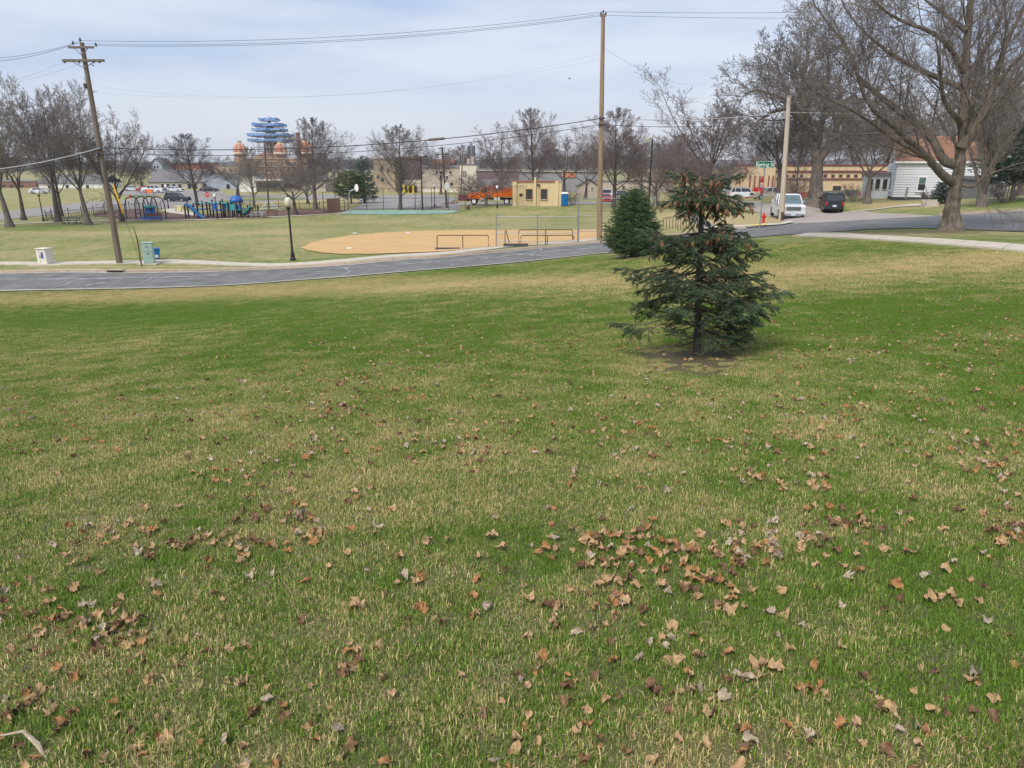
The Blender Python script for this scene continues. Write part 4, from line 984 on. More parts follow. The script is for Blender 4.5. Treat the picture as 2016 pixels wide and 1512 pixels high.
for dx, dz in ((-.75, -.1), (-.35, .02)): MB().lathe([(.08,-.2),(.16,-.1),(.30,.12),(.27,.13)], n=12).build('floodlight', 'white', t, loc=(dx,-.1,H+dz-.1), rot=(math.pi*.62,0,.5))
MB().box((-.4,0,H-.15),(1.0,.07,.07)).build('arm', 'black', t)

# ------------------------------------------------------------------ roadside boxes
b = hit(84, 523); s = b.y / 1400
pad = tag(MB().box((.25, 0, .03), (2.3, 1.5, .12)).build('concrete_pad', 'conc', loc=b + Vector((0, .45, 0))), 'pale concrete pad under the cream electric box', 'pad')
t = thing('electric_box', 'cream electric box with blue sticker on a concrete pad', 'electric box', b + Vector((0, .45, .09)), -.25); W_, H_ = 23 * s, 29 * s
MB().box((0, 0, H_ / 2), (W_, .62, H_)).build('body', 'cabw', t, bevel=.015)
MB().box((0, -.02, H_ + .02), (W_ + .06, .70, .05)).build('lid', 'cabw', t, bevel=.01)
MB().box((-.13, -.31, H_ * .52), (.006, .02, H_ * .94)).build('door_seam', 'dark', t); MB().box((.09, -.317, H_ * .58), (.17, .012, .42)).build('sticker', 'sticker', t)
MB().box((-.09, -.325, H_ * .5), (.04, .04, .14)).build('handle', 'dark', t); 
for q in ((.36, .8), (.4, .25)): MB().box((q[0] - .08, -.315, H_ * q[1]), (.05, .02, .04)).build('hinge', 'steel', t)
b = hit(290, 521); s = b.y / 1400
tag(MB().box((0, 0, .02), (1.35, 1.1, .1)).build('concrete_pad', 'conc', loc=b + Vector((0, .4, 0))), 'pale concrete pad under the pale green cabinet', 'pad')
t = thing('utility_cabinet', 'tall pale green metal cabinet beside the leaning pole', 'cabinet', b + Vector((0, .4, .07)), .3); W_, H_ = 19 * s, 39 * s
MB().box((0, 0, H_ / 2), (W_, .6, H_)).build('body', 'cabg', t, bevel=.012); MB().box((0, 0, H_ + .02), (W_ + .05, .66, .05)).build('lid', 'cabg', t, bevel=.01)
for k, z in enumerate((.83, .48)):
    d = MB().box((0, -.31, H_ * (z - .09)), (W_ * .92, .02, H_ * .32)).build('door_panel', 'cabg', t, bevel=.004); MB().box((0, -.325, H_ * z), (.16, .03, .035)).build('handle', 'dark', d)
MB().box((0, -.31, H_ * .13), (W_ * .92, .016, H_ * .2)).build('base_panel', 'cabg', t)
b = hit(307, 510.5); s = b.y / 1400
t = thing('recycling_cart', 'bright blue wheeled recycling cart behind the pale green cabinet', 'bin', b, .5); H_ = 22 * s
MB().prism([(-.26, .05), (.26, .05), (.32, H_ * .9), (-.32, H_ * .9)], -.3, .3).build('body', 'blue', t, bevel=.02)
MB().prism([(-.35, H_ * .9), (.35, H_ * .9), (.33, H_ * .97), (-.1, H_), (-.35, H_ * .95)], -.34, .34).build('lid', 'blue', t, bevel=.015)
for y in (-.28, .28): MB().tube([(-.3, y - .03, .12), (-.3, y + .03, .12)], .12, 12).build('wheel', 'tyre', t)
MB().box((.06, -.31, H_ * .3), (.24, .012, .2)).build('label_sticker', 'signw', t); MB().tube([(-.36, -.25, H_ * .88), (-.42, 0, H_ * .88), (-.36, .25, H_ * .88)], .02, 6).build('handle', 'blue', t)

# ------------------------------------------------------------------ vehicles (local +x forward)
def wheel(t, x, y, r, w=.24, mat='rim'):
    s = 1 if y > 0 else -1
    wh = MB().tube([(0, -w / 2, 0), (0, -w / 2 + .02, 0), (0, w / 2 - .02, 0), (0, w / 2, 0)], [r * .93, r, r, r * .93], 18).build('wheel', 'tyre', t, loc=(x, y - s * w * .2, r))
    MB().tube([(0, s * w * .42, 0), (0, s * w * .52, 0)], [r * .66, r * .6], 14).build('rim', mat, wh)
def arch(cx, r, z0, n=7):
    return [(cx + r * math.cos(a), z0 + r * math.sin(a)) for a in np.linspace(math.pi, 0, n)]
def vehicle(name, label, cat, u, v, phi, k, paint, L, W_, H, wr, axles, hood, cab, cabtop, belt, bed=None, group=None, glass='glass', front=None, roofrack=False, Y=None, rear=None):
    b = hit(u, v) if Y is None else ground_at(u, Y); t = thing(name, label, cat, b, math.radians(phi), group)
    h = L / 2; sill = wr * .75
    ra, fa = axles
    poly = [(-h, sill + .1)] + [(-h + .03, sill)] + arch(ra, wr * 1.18, sill) + arch(fa, wr * 1.18, sill) + [(h - .05, sill), (h, sill + .12), (h, hood - .22), (h - .12, hood - .06)]
    poly += [(cab[1], hood), (cab[1] - .15, belt)]
    poly += ([(cab[0], belt), (cab[0] - .02, bed), (-h, bed)] if bed else [(cab[0] + .1, belt), (-h + .04, belt - .08)])
    def taper(x, y, z):
        f = 1 - .05 * max(0, (z - .75)) - .07 * min(1, (abs(x) / h)) ** 6
        return (x, y * f, z)
    MB().prism(poly, -W_ / 2, W_ / 2, taper).build('body', paint, t, bevel=.045)
    wt = W_ / 2 * .955; wtop = W_ / 2 * .80
    c0, c1 = cab; t0, t1 = cabtop
    gl = MB(); n = [(c0, wt, belt - .02), (c1, wt, belt - .02), (t1, wtop, H - .06), (t0, wtop, H - .06)]
    gl.add([(x, -y, z) for x, y, z in n] + [(x, y, z) for x, y, z in n], [(0,1,2,3),(7,6,5,4),(0,4,5,1),(1,5,6,2),(2,6,7,3),(3,7,4,0)])
    gl.build('windows', glass, t)
    MB().prism([(t0 - .06, H - .08), (t1 + .05, H - .08), (t1 - .1, H), (t0 + .1, H)], -wtop - .02, wtop + .02).build('roof', paint, t, bevel=.03)
    for s in (-1, 1):
        for (xa, xb, wd) in ((c1, t1, .05), (c0, t0, .07), ((c0 + c1) / 2 - .05, (t0 + t1) / 2 - .02, .05)) + (((c0 * .75 + c1 * .25) - .15, (t0 * .8 + t1 * .2) - .05, .05),) * (L > 4.9 and not bed):
            MB().tube([(xa, s * wt, belt - .03), (xb, s * (wtop + .005), H - .06)], wd, 5).build('pillar', paint, t)
        m = MB().box((c1 - .28, s * (W_ / 2 + .10), belt + .10), (.12, .2, .17)); m.build('mirror', paint if not front else 'chrome', t, bevel=.03)
        for x in ((c0 + c1) / 2 + .42, (c0 + c1) / 2 - .55):
            MB().box((x, s * (W_ / 2 * .985), belt - .14), (.2, .03, .035)).build('door_handle', 'dark', t)
        hl = MB().box((h - .05, s * W_ * .36, hood - .27), (.14, W_ * .2, .17)).build('headlight', 'head', t, bevel=.02)
        MB().box((-h + .0, s * W_ * .40, (belt if not bed else bed) - .27), (.1, .16, .34)).build('tail_light', 'tail', t, bevel=.02)
        for x in axles: wheel(t, x, s * W_ / 2 * .93, wr)
    MB().box((h + .01, 0, sill + .1), (.16, W_ * .9, .22)).build('front_bumper', 'chrome' if front else ('dark' if k == 'dark' else paint), t, bevel=.03)
    MB().box((-h - .02, 0, sill + .12), (.16, W_ * .9, .22)).build('rear_bumper', 'chrome' if bed else 'dark', t, bevel=.03)
    gr = MB().box((h - .02, 0, hood - .32), (.08, W_ * .56, .3)).build('grille', 'dark', t)
    if front:
        for z in (.09, -.01, -.11): MB().box((h + .03, 0, hood - .32 + z), (.05, W_ * .56, .045)).build('grille_bar', 'chrome', gr)
        MB().box((h + .1, 0, sill + .12), (.02, .34, .16)).build('number_plate', 'plate', t)
        for s in (-1, 1): MB().box((h + .05, s * W_ * .36, sill + .03), (.1, .2, .1)).build('fog_light', 'dark', t)
        MB().box((h - .05, 0, sill - .07), (.3, W_ * .75, .12)).build('air_dam', 'dark', t)
    MB().box((-h - .1, 0, sill + .34), (.02, .34, .16)).build('number_plate', 'plate', t)
    if rear: MB().box((-h + .02, 0, belt - .16), (.06, W_ * .55, .05)).build('tailgate_trim', 'dark', t)
    if roofrack:
        for s in (-1, 1): MB().tube([(t0 + .1, s * wtop * .85, H + .03), (t1 - .3, s * wtop * .85, H + .03)], .025, 6).build('roof_rail', 'dark', t)
    MB().box((0, 0, sill + .02), (L * .82, W_ * .7, .12)).build('underbody', 'dark', t)
    return t
PK = dict(L=5.9, W_=2.03, H=1.96, wr=.40, axles=(-1.95, 1.85), hood=1.22, cab=(-1.35, 1.25), cabtop=(-1.05, .45), belt=1.27, bed=1.36)
SUV = dict(L=4.5, W_=1.85, H=1.75, wr=.36, axles=(-1.35, 1.4), hood=1.08, cab=(-2.12, .95), cabtop=(-1.95, .25), belt=1.1)
BIG = dict(L=5.6, W_=2.0, H=1.92, wr=.40, axles=(-1.75, 1.7), hood=1.2, cab=(-2.7, 1.2), cabtop=(-2.5, .5), belt=1.22)
SED = dict(L=4.7, W_=1.82, H=1.45, wr=.33, axles=(-1.4, 1.4), hood=.95, cab=(-1.75, 1.0), cabtop=(-1.1, .25), belt=.98)
vehicle('pickup_truck', 'white crew-cab pickup truck parked on the side street behind the hydrant', 'pickup truck', 1548, 428, 259, 'x', 'cwhite', front=True, glass='wglass', **PK)
vehicle('suv_car', 'black off-road wagon seen from behind on the side street', 'car', 1634, 415.5, 75, 'dark', 'cblack', roofrack=True, rear=True, **SUV)
vehicle('suv_car', 'long white wagon parked side-on before the yellow hall', 'car', 1466, 0, -8, 'x', 'cwhite', roofrack=True, Y=138, **BIG)
vehicle('pickup_truck', 'tan pickup truck facing the white wagon near the yellow hall', 'pickup truck', 1512, 0, 188, 'x', 'ctan', Y=124, **PK)
vehicle('sedan_car', 'grey car parked beyond the white wagon at the dark building', 'car', 1458, 0, 10, 'x', 'cgrey', Y=172, **SUV)
vehicle('pickup_truck', 'white truck facing the park, parked near the red car', 'pickup truck', 1194, 0, 268, 'x', 'cwhite', Y=150, **PK)
vehicle('sedan_car', 'small red car in front of the white truck by the park', 'car', 1192, 0, 270, 'x', 'cred', Y=132, **SED)
vehicle('suv_car', 'dark car parked right of the small red car by the park', 'car', 1223, 0, 268, 'x', 'cblack', Y=140, **SUV)
vehicle('suv_car', 'dark blue wagon driving along the street behind the swings', 'car', 350, 397, -6, 'dark', 'cdark', roofrack=True, **dict(SUV, L=4.9))
vehicle('sedan_car', 'white sedan parked before the grey-roofed building', 'car', 344, 377.5, -3, 'x', 'cwhite', **SED)
vehicle('sedan_car', 'dark sedan parked before the blue-grey building', 'car', 413, 377.5, 4, 'x', 'cblack', **SED)
vehicle('pickup_truck', 'white pickup parked among cars left of the white sedan', 'pickup truck', 303, 379.5, -5, 'x', 'cwhite', **PK)
vehicle('sedan_car', 'dark red car parked beside the white pickup in the far lot', 'car', 288, 377, 8, 'x', 'cred', **SED)
vehicle('sedan_car', 'light grey car parked at the far left of the lot', 'car', 262, 376, 8, 'x', 'cwhite', **SED)
vehicle('sedan_car', 'white car parked on the street behind the left park trees', 'car', 78, 381, 15, 'x', 'cwhite', **SED)
def dump_truck():
    b = hit(972, 402.5); t = thing('dump_truck', 'orange dump truck with black tyres parked beside the cream park building', 'truck', b, math.pi - .03); 
    MB().box((-.4, 0, .95), (8.4, .9, .3)).build('chassis', 'dark', t)
    MB().prism([(2.2, .95), (4.0, .9), (4.1, 1.3), (4.0, 1.75), (3.3, 1.95), (2.2, 2.05)], -1.05, 1.05).build('hood', 'orange', t, bevel=.06)
    MB().prism([(.7, .8), (2.25, .8), (2.25, 2.0), (2.0, 2.85), (.8, 2.9), (.7, 2.7)], -1.15, 1.15).build('cab', 'orange', t, bevel=.06)
    for s in (-1, 1):
        MB().prism([(1.0, 1.95), (1.95, 1.95), (1.85, 2.6), (1.0, 2.6)], s * 1.16 - .015, s * 1.16 + .015).build('side_window', 'glass', t)
        MB().box((1.6, s * 1.05, .75), (1.2, .5, .5)).build('fuel_tank', 'steel', t, bevel=.1)
        for x, r in ((3.2, .53), (-2.2, .53), (-3.55, .53)): wheel(t, x, s * 1.05, r, .34, 'white')
        MB().prism([(2.5, .85)] + arch(3.2, .72, .85) + [(3.95, .85), (3.95, 1.15), (3.5, 1.6), (2.9, 1.6), (2.5, 1.3)], s * 1.12 - .12, s * 1.12 + .12).build('fender', 'orange', t)
    MB().box((4.25, 0, .75), (.3, 2.3, .45)).build('bumper', 'dark', t); MB().add([(2.27, -.95, 2.0), (2.27, .95, 2.0), (2.06, .85, 2.7), (2.06, -.85, 2.7)], [(0, 1, 2, 3)]).build('windscreen', 'glass', t)
    MB().prism([(.5, 1.25), (.45, 2.75), (.9, 2.95), (.9, 3.05), (.35, 2.9), (-4.6, 2.62), (-4.7, 1.55), (-4.3, 1.25)], -1.2, 1.2).build('dump_box', 'orange', t, bevel=.04)
    for x in np.linspace(-4.0, .1, 6): MB().box((x, 0, 1.95), (.12, 2.5, 1.2)).build('box_rib', 'orange', t)
    MB().box((-2.0, 0, 2.6), (4.9, 2.52, .1)).build('top_rail', 'orange', t); MB().box((-.6, 1.1, .95), (1.0, .4, .5)).build('tool_box', 'white', t)
dump_truck()
# ------------------------------------------------------------------ buildings (fronts given by photo rows at a known distance)
def bld(name, label, cat, u0, u1, vt, Y, depth, wall, wins=(), parts=(), roof='roofg', vb=None, wmat='glass', parapet=.25, rz=0.0):
    c = ground_at((u0 + u1) / 2, Y); zb = min(c.z, ground_at(u0, Y).z, ground_at(u1, Y).z) - .3
    t = thing(name, label, cat, (c.x, Y, zb), rz); o = Vector((c.x, Y, zb))
    x0, x1, zt = at(u0, vt, Y).x - c.x, at(u1, vt, Y).x - c.x, at((u0 + u1) / 2, vt, Y).z - zb
    MB().b2((x0, 0, 0), (x1, depth, zt)).build('wall', wall, t)
    MB().b2((x0 - .12, -.12, zt), (x1 + .12, depth + .12, zt + parapet)).build('roof', roof, t)
    for w in wins:
        a, b_ = at(w[0], w[3], Y) - o, at(w[1], w[2], Y) - o
        f = MB().b2((a.x - .08, -.09, a.z - .08), (b_.x + .08, .02, b_.z + .08)).build('window', w[4] if len(w) > 4 else wall, t)
        MB().b2((a.x, -.10, a.z), (b_.x, -.05, b_.z)).build('pane', w[5] if len(w) > 5 else wmat, f)
        MB().b2((a.x - .1, -.16, a.z - .16), (b_.x + .1, -.02, a.z - .06)).build('sill', 'conc' if wall != 'cream' else 'stone', f)
    for nm, m, pu0, pu1, pv0, pv1, d0, d1 in parts:
        a, b_ = at(pu0, pv1, Y) - o, at(pu1, pv0, Y) - o
        MB().b2((a.x, d0, max(a.z, -.2)), (b_.x, d1, b_.z)).build(nm, m, t)
    return t, o
def gable(name, label, cat, u0, u1, ve, vr, Y, depth, wall, roof, wins=(), ridge='x', over=.35):
    c = ground_at((u0 + u1) / 2, Y); t = thing(name, label, cat, (c.x, Y, c.z - .3)); o = Vector((c.x, Y, c.z - .3))
    x0, x1 = at(u0, ve, Y).x - c.x, at(u1, ve, Y).x - c.x; ze = at(u0, ve, Y).z - o.z; zr = at(u0, vr, Y).z - o.z
    w = MB().b2((x0, 0, 0), (x1, depth, ze)); w.build('wall', wall, t)
    m = MB()
    if ridge == 'x':
        P = [(x0 - over, -over, ze - .1), (x1 + over, -over, ze - .1), (x1 + over, depth / 2, zr), (x0 - over, depth / 2, zr), (x0 - over, depth + over, ze - .1), (x1 + over, depth + over, ze - .1)]
    else:
        xm = (x0 + x1) / 2
        P = [(x0 - over, depth + over, ze - .1), (x0 - over, -over, ze - .1), (xm, -over, zr), (xm, depth + over, zr), (x1 + over, depth + over, ze - .1), (x1 + over, -over, ze - .1)]
        MB().add([(x0, -.02, ze), (x1, -.02, ze), (xm, -.02, zr - .12), (x0, .2, ze), (x1, .2, ze), (xm, .2, zr - .12)], [(0,1,2),(3,5,4),(0,3,4,1),(1,4,5,2),(2,5,3,0)]).build('gable_wall', wall, t)
    F = [(0,1,2,3),(3,2,5,4)]
    m.add(P + [(a, b, c_ + .15) for a, b, c_ in P], [(0,1,2,3),(3,2,5,4),(6,9,8,7),(9,10,11,8),(0,6,7,1),(4,5,11,10),(0,3,9,6),(3,4,10,9),(1,7,8,2),(2,8,11,5)]).build('roof', roof, t)
    for wd in wins:
        a, b_ = at(wd[0], wd[3], Y) - o, at(wd[1], wd[2], Y) - o
        f = MB().b2((a.x - .08, -.09, a.z - .08), (b_.x + .08, .02, b_.z + .08)).build('window', 'white', t); MB().b2((a.x, -.10, a.z), (b_.x, -.05, b_.z)).build('pane', 'glass', f)
    return t, o
# cream park building
t, o = bld('park_building', 'cream stucco park building with pilasters and two dark windows', 'building', 1009, 1103, 358.5, 113, 6, 'stucco', roof='mould', parapet=.12,
    wins=[(1036,1047.5,373,391.5,'mould'),(1065,1076.5,373,391.5,'mould')],
    parts=[('pilaster','stuccod',1009.2,1017,358,407.5,-.16,.4),('pilaster','stuccod',1051,1055.5,349,407.5,-.22,.5),('pilaster','stuccod',1092,1100,356,407.5,-.16,.4),('pilaster','stuccod',1100,1105.5,356,407.5,-.05,.4),('plaque','plaque',1022.5,1029,381,386.5,-.06,.02),('base_course','stone',1009.5,1102.5,405,408,-.08,.02)])
MB().tube([at(1060,367,112.9)-o, at(1060,405,112.9)-o], .06, 6).build('downpipe', 'stuccod', t); MB().box(at(1060,364,112.85)-o, (.45,.25,.25)).build('wall_lamp', 'plaque', t)
b = ground_at(1109.5, 113.5); t = thing('portable_toilet', 'blue portable toilet with white roof beside the cream park building', 'toilet', b, .25); H = at(1109, 378, b.y).z - b.z
MB().box((0,0,H*.44),(1.12,1.12,H*.86)).build('cabin','blue',t,bevel=.03); MB().lathe([(.84,H*.87),(.84,H*.91),(.62,H*.99),(.3,H)],n=4).build('roof','white',t,rot=(0,0,math.pi/4))
d=MB().box((.05,-.575,H*.44),(.78,.04,H*.76)).build('door','blue',t); MB().box((.36,-.61,H*.45),(.08,.05,.12)).build('handle','dark',d); MB().box((0,0,.05),(1.2,1.2,.12)).build('skid','dark',t)
MB().tube([(-.45,.4,H*.9),(-.45,.4,H*1.08)],.05,8).build('vent_pipe','white',t)
# town centre row
bld('brick_building','long dark mauve brick building behind the knobby-trunked tree','building',775,832,311,215,18,'plum',wins=[(798,802,358,367,'stone'),(815,820,360,368,'stone'),(823,828,360,368,'stone')],parts=[('cornice','brick',774,833,309,313,-.3,.3),('storefront','cream',792,832,354,378,-.15,.1)])
bld('tan_building','tan brick building with dark roof edge behind the blue-green spruce','building',735,776,312,205,20,'tanbrick',wins=[(749,753,328,338),(762,766,331,340),(750,756,350,358),(742,746,345,352)],parts=[('cornice','stone',734,777,310,313,-.3,.3)])
bld('stone_building','beige stone two-storey building with small dark windows','building',830,906,327,200,16,'stone',wins=[(857.5,861.5,336,343,'cream'),(866,871,336,343,'cream'),(885,889,336,343,'cream'),(865,870,346,353,'white'),(878,882,346,353,'white'),(886,892,360,365,'stone')],parts=[('cornice','grey',829,907,325.5,329.5,-.25,.2),('foundation','cream',830,906,372,380,-.1,.1)])
gable('red_roof_house','far house with dull red roof above the stone building','house',852,892,324,314,235,14,'plum','dome')
bld('cream_building','tall cream-white building right of the beige stone one','building',905,938,325,196,14,'cream',wins=[(912,914,337,345,'cream'),(916,917.5,337,345,'cream')],parts=[('chimney','stone',918,924,312,326,3,5),('stair_tower','stone',926,932,308,326,3,6)])
t=thing('steel_stacks','cluster of dark steel stacks behind the cream-white building','chimney',ground_at(929,240))
zz=at(929,287,240).z-t.location.z; z2=at(929,281,240).z-t.location.z
for dx,h in ((-.55,zz),(.55,zz),(0,z2)): MB().tube([(dx*1.35,0,0),(dx*1.35,0,h)],.55 if dx else .4,10).build('stack','silo' if dx else 'grey',t)
bld('dark_building','long low grey-brown building behind the dump truck','building',938,1022,335,178,18,'plum',wins=[(942,946,352,360),(958,963,352,360)],parts=[('cornice','stone',937,1023,334,336.5,-.2,.2),('garage_wall','grey',938,1010,353,388,-1.5,.2)])
bld('grey_warehouse','grey flat warehouse behind the cream park building with rust panel','building',1015,1180,337,200,20,'grey',wins=[(1145,1150,352,360),(1160,1164,352,360)],parts=[('rust_panel','orbrick',1107,1133,341,349.5,-.2,.1),('cornice','stone',1014,1181,336,338.5,-.3,.2)])
gable('small_house','small grey gabled house near the white truck behind bare trees','house',1140,1176,365,352,165,9,'stone','roofg',wins=[(1151,1154,368,376),(1164,1167,368,376)],ridge='y')
bld('low_building','low cream shed row behind the reddish bare trees','building',1180,1330,358,190,10,'stone',wins=[(1225,1230,366,374),(1260,1265,366,374)])
gable('garage','small grey gabled garage roof above the maroon fence','garage',924,948,388,376.5,150,6,'grey','roofg',ridge='y')
bld('bank_building','low cream commercial building with flat white canopy behind dark tree','building',470,640,356,205,16,'stone',wins=[(512,545,361,369,'dark'),(560,590,362,370,'dark')],parts=[('canopy','white',505,560,352,355.5,-3,.3),('fascia','roofg',560,645,345,352,-.6,.3),('brick_base','tanbrick',505,560,371,383,-.6,.2),('white_wing','whitewall',478,507,347,378,-2.0,.2)])
bld('blue_grey_building','blue-grey metal-sided building left of the courthouse','building',398,479,344,228,18,'bgrey',wins=[(402,406,362,372)],parts=[('door','dark',447,452,363,376,-.06,.02)])
gable('strip_shop','long grey hip-roofed shop behind the parked white sedan','shop',292,398,358,335,228,16,'stone','roofg',wins=[(318,324,362,373),(329,334,362,373),(340,345,362,373),(352,357,362,373),(370,376,362,373),(384,388,362,373)])
bld('orange_brick_block','orange brick block behind the grey shop roof','building',318,392,322.5,300,20,'orbrick',wins=[(395,396,330,333)],parts=[('cornice','brick',317,393,321.5,324,-.3,.3)])
gable('grey_house','far grey gabled house left of the orange brick block','house',296,318,324,312,290,10,'bgrey','roofg',wins=[(303,306,326,331),(309,312,326,331)],ridge='y')
bld('tan_block','low tan brick block behind the traffic island tree','building',420,470,327,285,18,'tanbrick',wins=[(428,431,332,338),(440,443,332,338),(452,455,332,338)])
bld('red_brick_block','far dark brick block at the left beyond the street','building',-60,70,358,240,18,'brick',wins=[(5,10,364,371),(20,25,364,371),(40,45,364,371)])
gable('left_house','pale far house behind the left park trees','house',75,200,360,345,235,12,'whitewall','roofg',wins=[(95,100,364,371),(130,135,364,371),(170,175,364,371)])
# dumpster enclosure, maroon fence, drive-through
def board_fence(name,label,u0,u1,v0,v1,mat,n,Y=None):
    a=hit(u0,v1) if Y is None else ground_at(u0,Y); b=hit(u1,v1) if Y is None else ground_at(u1,Y); H=at(u0,v0,a.y).z-a.z
    t=thing(name,label,'fence',a); d=b-a; L=d.length; ang=math.atan2(d.y,d.x)
    me=MB().box((0,0,H/2),(L/n*.93,.05,H)).mesh('board'); me.materials.append(MT[mat])
    for i in range(n): ob('board',me,t,loc=d*((i+.5)/n),rot=(0,0,ang))
    for z in (.2,.8): MB().box(d/2+Vector((0,.06,H*z)),(L,.06,.12),rz=ang).build('rail',mat,t)
board_fence('board_fence','maroon board fence in front of the grey garage',902,940,383.5,403,'fencer',22,Y=146)
board_fence('dumpster_screen','brown panelled screen beside the basketball court',645,671,391,419,'fenceb',9)
t=thing('drive_through','dark drive-through bay with yellow posts before the mauve building','bay',ground_at(804,196)); b=Vector(t.location)
MB().b2(at(796,384,196)-b+Vector((0,1,0)),at(817,366,196)-b+Vector((0,4,0))).build('bay','dark',t)
for u in (795.5,803.5,813.5): MB().box(at(u,374.5,195.5)-b,(.55 if u!=803.5 else .35,.4,2.9)).build('post','flower',t)
# courthouse
def courthouse():
    Y=330; b=ground_at(533,Y); t=thing('courthouse','brick courthouse with domed corner turrets and tower wrapped in blue scaffolding','courthouse',b)
    q=lambda u,v,dy=0: at(u,v,Y+dy)-b
    MB().b2((q(462,330).x,0,0),(q(606,330).x,30,q(533,313).z)).build('wall','court',t)
    a,c=q(495,313),q(562,313)
    MB().add([(a.x,-1,a.z),(c.x,-1,a.z),((a.x+c.x)/2-1.5,-1,q(510,299.5).z),(a.x,12,a.z),(c.x,12,a.z),((a.x+c.x)/2-1.5,12,q(510,299.5).z)],[(0,1,2),(3,5,4),(0,3,4,1),(1,4,5,2),(2,5,3,0)]).build('pediment','court',t)
    MB().b2((a.x-.5,-1,0),(c.x+.5,.1,a.z-.02)).build('front_bay','court',t)
    for v in (312,317,327,340): MB().b2((q(462,v).x-.3,-1.4,q(0,v+.9).z),(q(606,v).x+.3,-1.02,q(0,v).z)).build('string_course','domes',t)
    for u in list(range(468,490,7))+list(range(500,562,9))+list(range(566,604,9)):
        for v in (320,331,344):
            w=MB().b2(q(u-1.5,v+7)+Vector((0,-1.2,0)),q(u+1.5,v)+Vector((0,-.9,0))).build('window','domes',t); MB().b2(q(u-1,v+6.5)+Vector((0,-1.26,0)),q(u+1,v+.5)+Vector((0,-1.1,0))).build('pane','glass',w)
    px=Y/1400
    for u,dy,sc in ((473,1,1.0),(552,1,.95),(600,14,1.25)):
        c=q(u,302,dy); R=12.3*px*sc; z0=q(u,304,dy).z
        tw=MB().lathe([(R*.92,-.1),(R*.92,z0-.6),(R*1.05,z0-.5),(R*1.05,z0+.2)],c=(c.x,dy,0),n=8).build('turret','court',t)
        H=19*px*sc; pr=[(R*1.0*math.cos(k*.26)**.75 if k<6 else R*.3, z0+.2+H*math.sin(k*.26)) for k in range(7)]
        MB().lathe(pr,c=(c.x,dy,0),n=16).build('dome','dome',tw,smooth=True)
        for k in range(8):
            an=k*math.pi/4+.2; MB().tube([(c.x+math.cos(an)*r*1.02,dy+math.sin(an)*r*1.02,z) for r,z in pr],.17,4).build('rib','domes',tw)
        MB().lathe([(R*1.08,z0),(R*1.1,z0+.5),(R*.98,z0+.9)],c=(c.x,dy,0),n=16).build('cornice','domes',tw)
        MB().lathe([(R*.34,pr[-1][1]-.2),(R*.3,pr[-1][1]+.7),(R*.42,pr[-1][1]+1.0),(R*.15,pr[-1][1]+1.1)],c=(c.x,dy,0),n=10).build('lantern','domes',tw)
    c=q(536,300,12); cx=c.x
    zb=q(536,304,12).z; dr=MB().lathe([(15*px,0),(15*px,zb),(12.5*px,zb+.2),(12.5*px,q(536,280,12).z),(14*px,q(536,279,12).z),(14*px,q(536,277,12).z),(11.5*px,q(536,270,12).z),(9*px,q(536,256,12).z),(4.5*px,q(536,247,12).z),(2*px,q(536,238,12).z),(.2,q(536,229,12).z)],c=(cx,12,0),n=8).build('tower','court',t)
    for k in range(12):
        an=k*math.pi/6; MB().tube([(cx+math.cos(an)*13.6*px,12+math.sin(an)*13.6*px,zb),(cx+math.cos(an)*13.6*px,12+math.sin(an)*13.6*px,q(536,280,12).z)],.35,6).build('column','whitewall',dr)
    sc=thing('scaffold','scaffold with five blue netted decks wrapped around the courthouse tower','scaffold',b)
    R=random.Random(3)
    for v0,v1,w in ((232.5,238.5,16),(242.8,249.5,25.5),(252.8,258.8,26.5),(262.8,269.5,34),(273.2,280,34)):
        z1,z0=q(536,v0+.5,12).z,q(536,v1-1.2,12).z; h=w*px
        for k in range(4):
            a0,a1=k*math.pi/2+.785,(k+1)*math.pi/2+.785; e=1.414
            p0,p1=Vector((cx+math.cos(a0)*h*e,12+math.sin(a0)*h*e,0)),Vector((cx+math.cos(a1)*h*e,12+math.sin(a1)*h*e,0)); n=9; V=[]
            for j in range(n+1):
                p=p0.lerp(p1,j/n); o_=R.uniform(-.25,.25); V+=[(p.x+o_,p.y+o_,z0+R.uniform(-.12,.12)),(p.x,p.y,z1+R.uniform(-.2,.2))]
            m=MB(); m.add(V,[(2*j,2*j+2,2*j+3,2*j+1) for j in range(n)]); o=m.build('netting','net',sc); s=o.modifiers.new('t','SOLIDIFY'); s.thickness=.08
        MB().box((cx,12,z0-.3),(h*1.96,h*1.96,.12)).build('deck','steel',sc)
    for k in range(16):
        an=k*math.pi/8; r=34*px if k%2 else 27*px; zt=q(536,262 if k%2 else 243,12).z
        MB().tube([(cx+math.cos(an)*r,12+math.sin(an)*r,0),(cx+math.cos(an)*r,12+math.sin(an)*r,zt)],.09,4).build('standard','steel',sc)
    for v in (290,298): 
        pts=[(cx+math.cos(k*math.pi/4)*34*px,12+math.sin(k*math.pi/4)*34*px,q(536,v,12).z) for k in range(9)]; MB().tube(pts,.09,4).build('ledger','steel',sc)
    for d in ((1,256,250,14),(-1,268,262,20),(1,280,272,24),(-1,290,282,24),(1,300,290,20)): MB().tube([(cx-d[0]*d[3]*px*.5,12-34*px,q(536,d[1]+6,12).z),(cx+d[0]*d[3]*px*.5,12-34*px,q(536,d[2]-8,12).z)],.1,4).build('brace','steel',sc)
    c0=ground_at(594,318); tt=thing('brick_chimney','tall tapering red brick chimney beside the courthouse','chimney',c0); z=at(594,261,318).z-c0.z
    MB().lathe([(1.25,0),(.95,z*.6),(.85,z-1),(1.0,z-.8),(1.0,z)],n=8).build('stack','brick',tt); MB().lathe([(1.04,z-.4),(1.08,z-.2),(1.04,z)],n=8).build('rim','brick',tt)
courthouse()
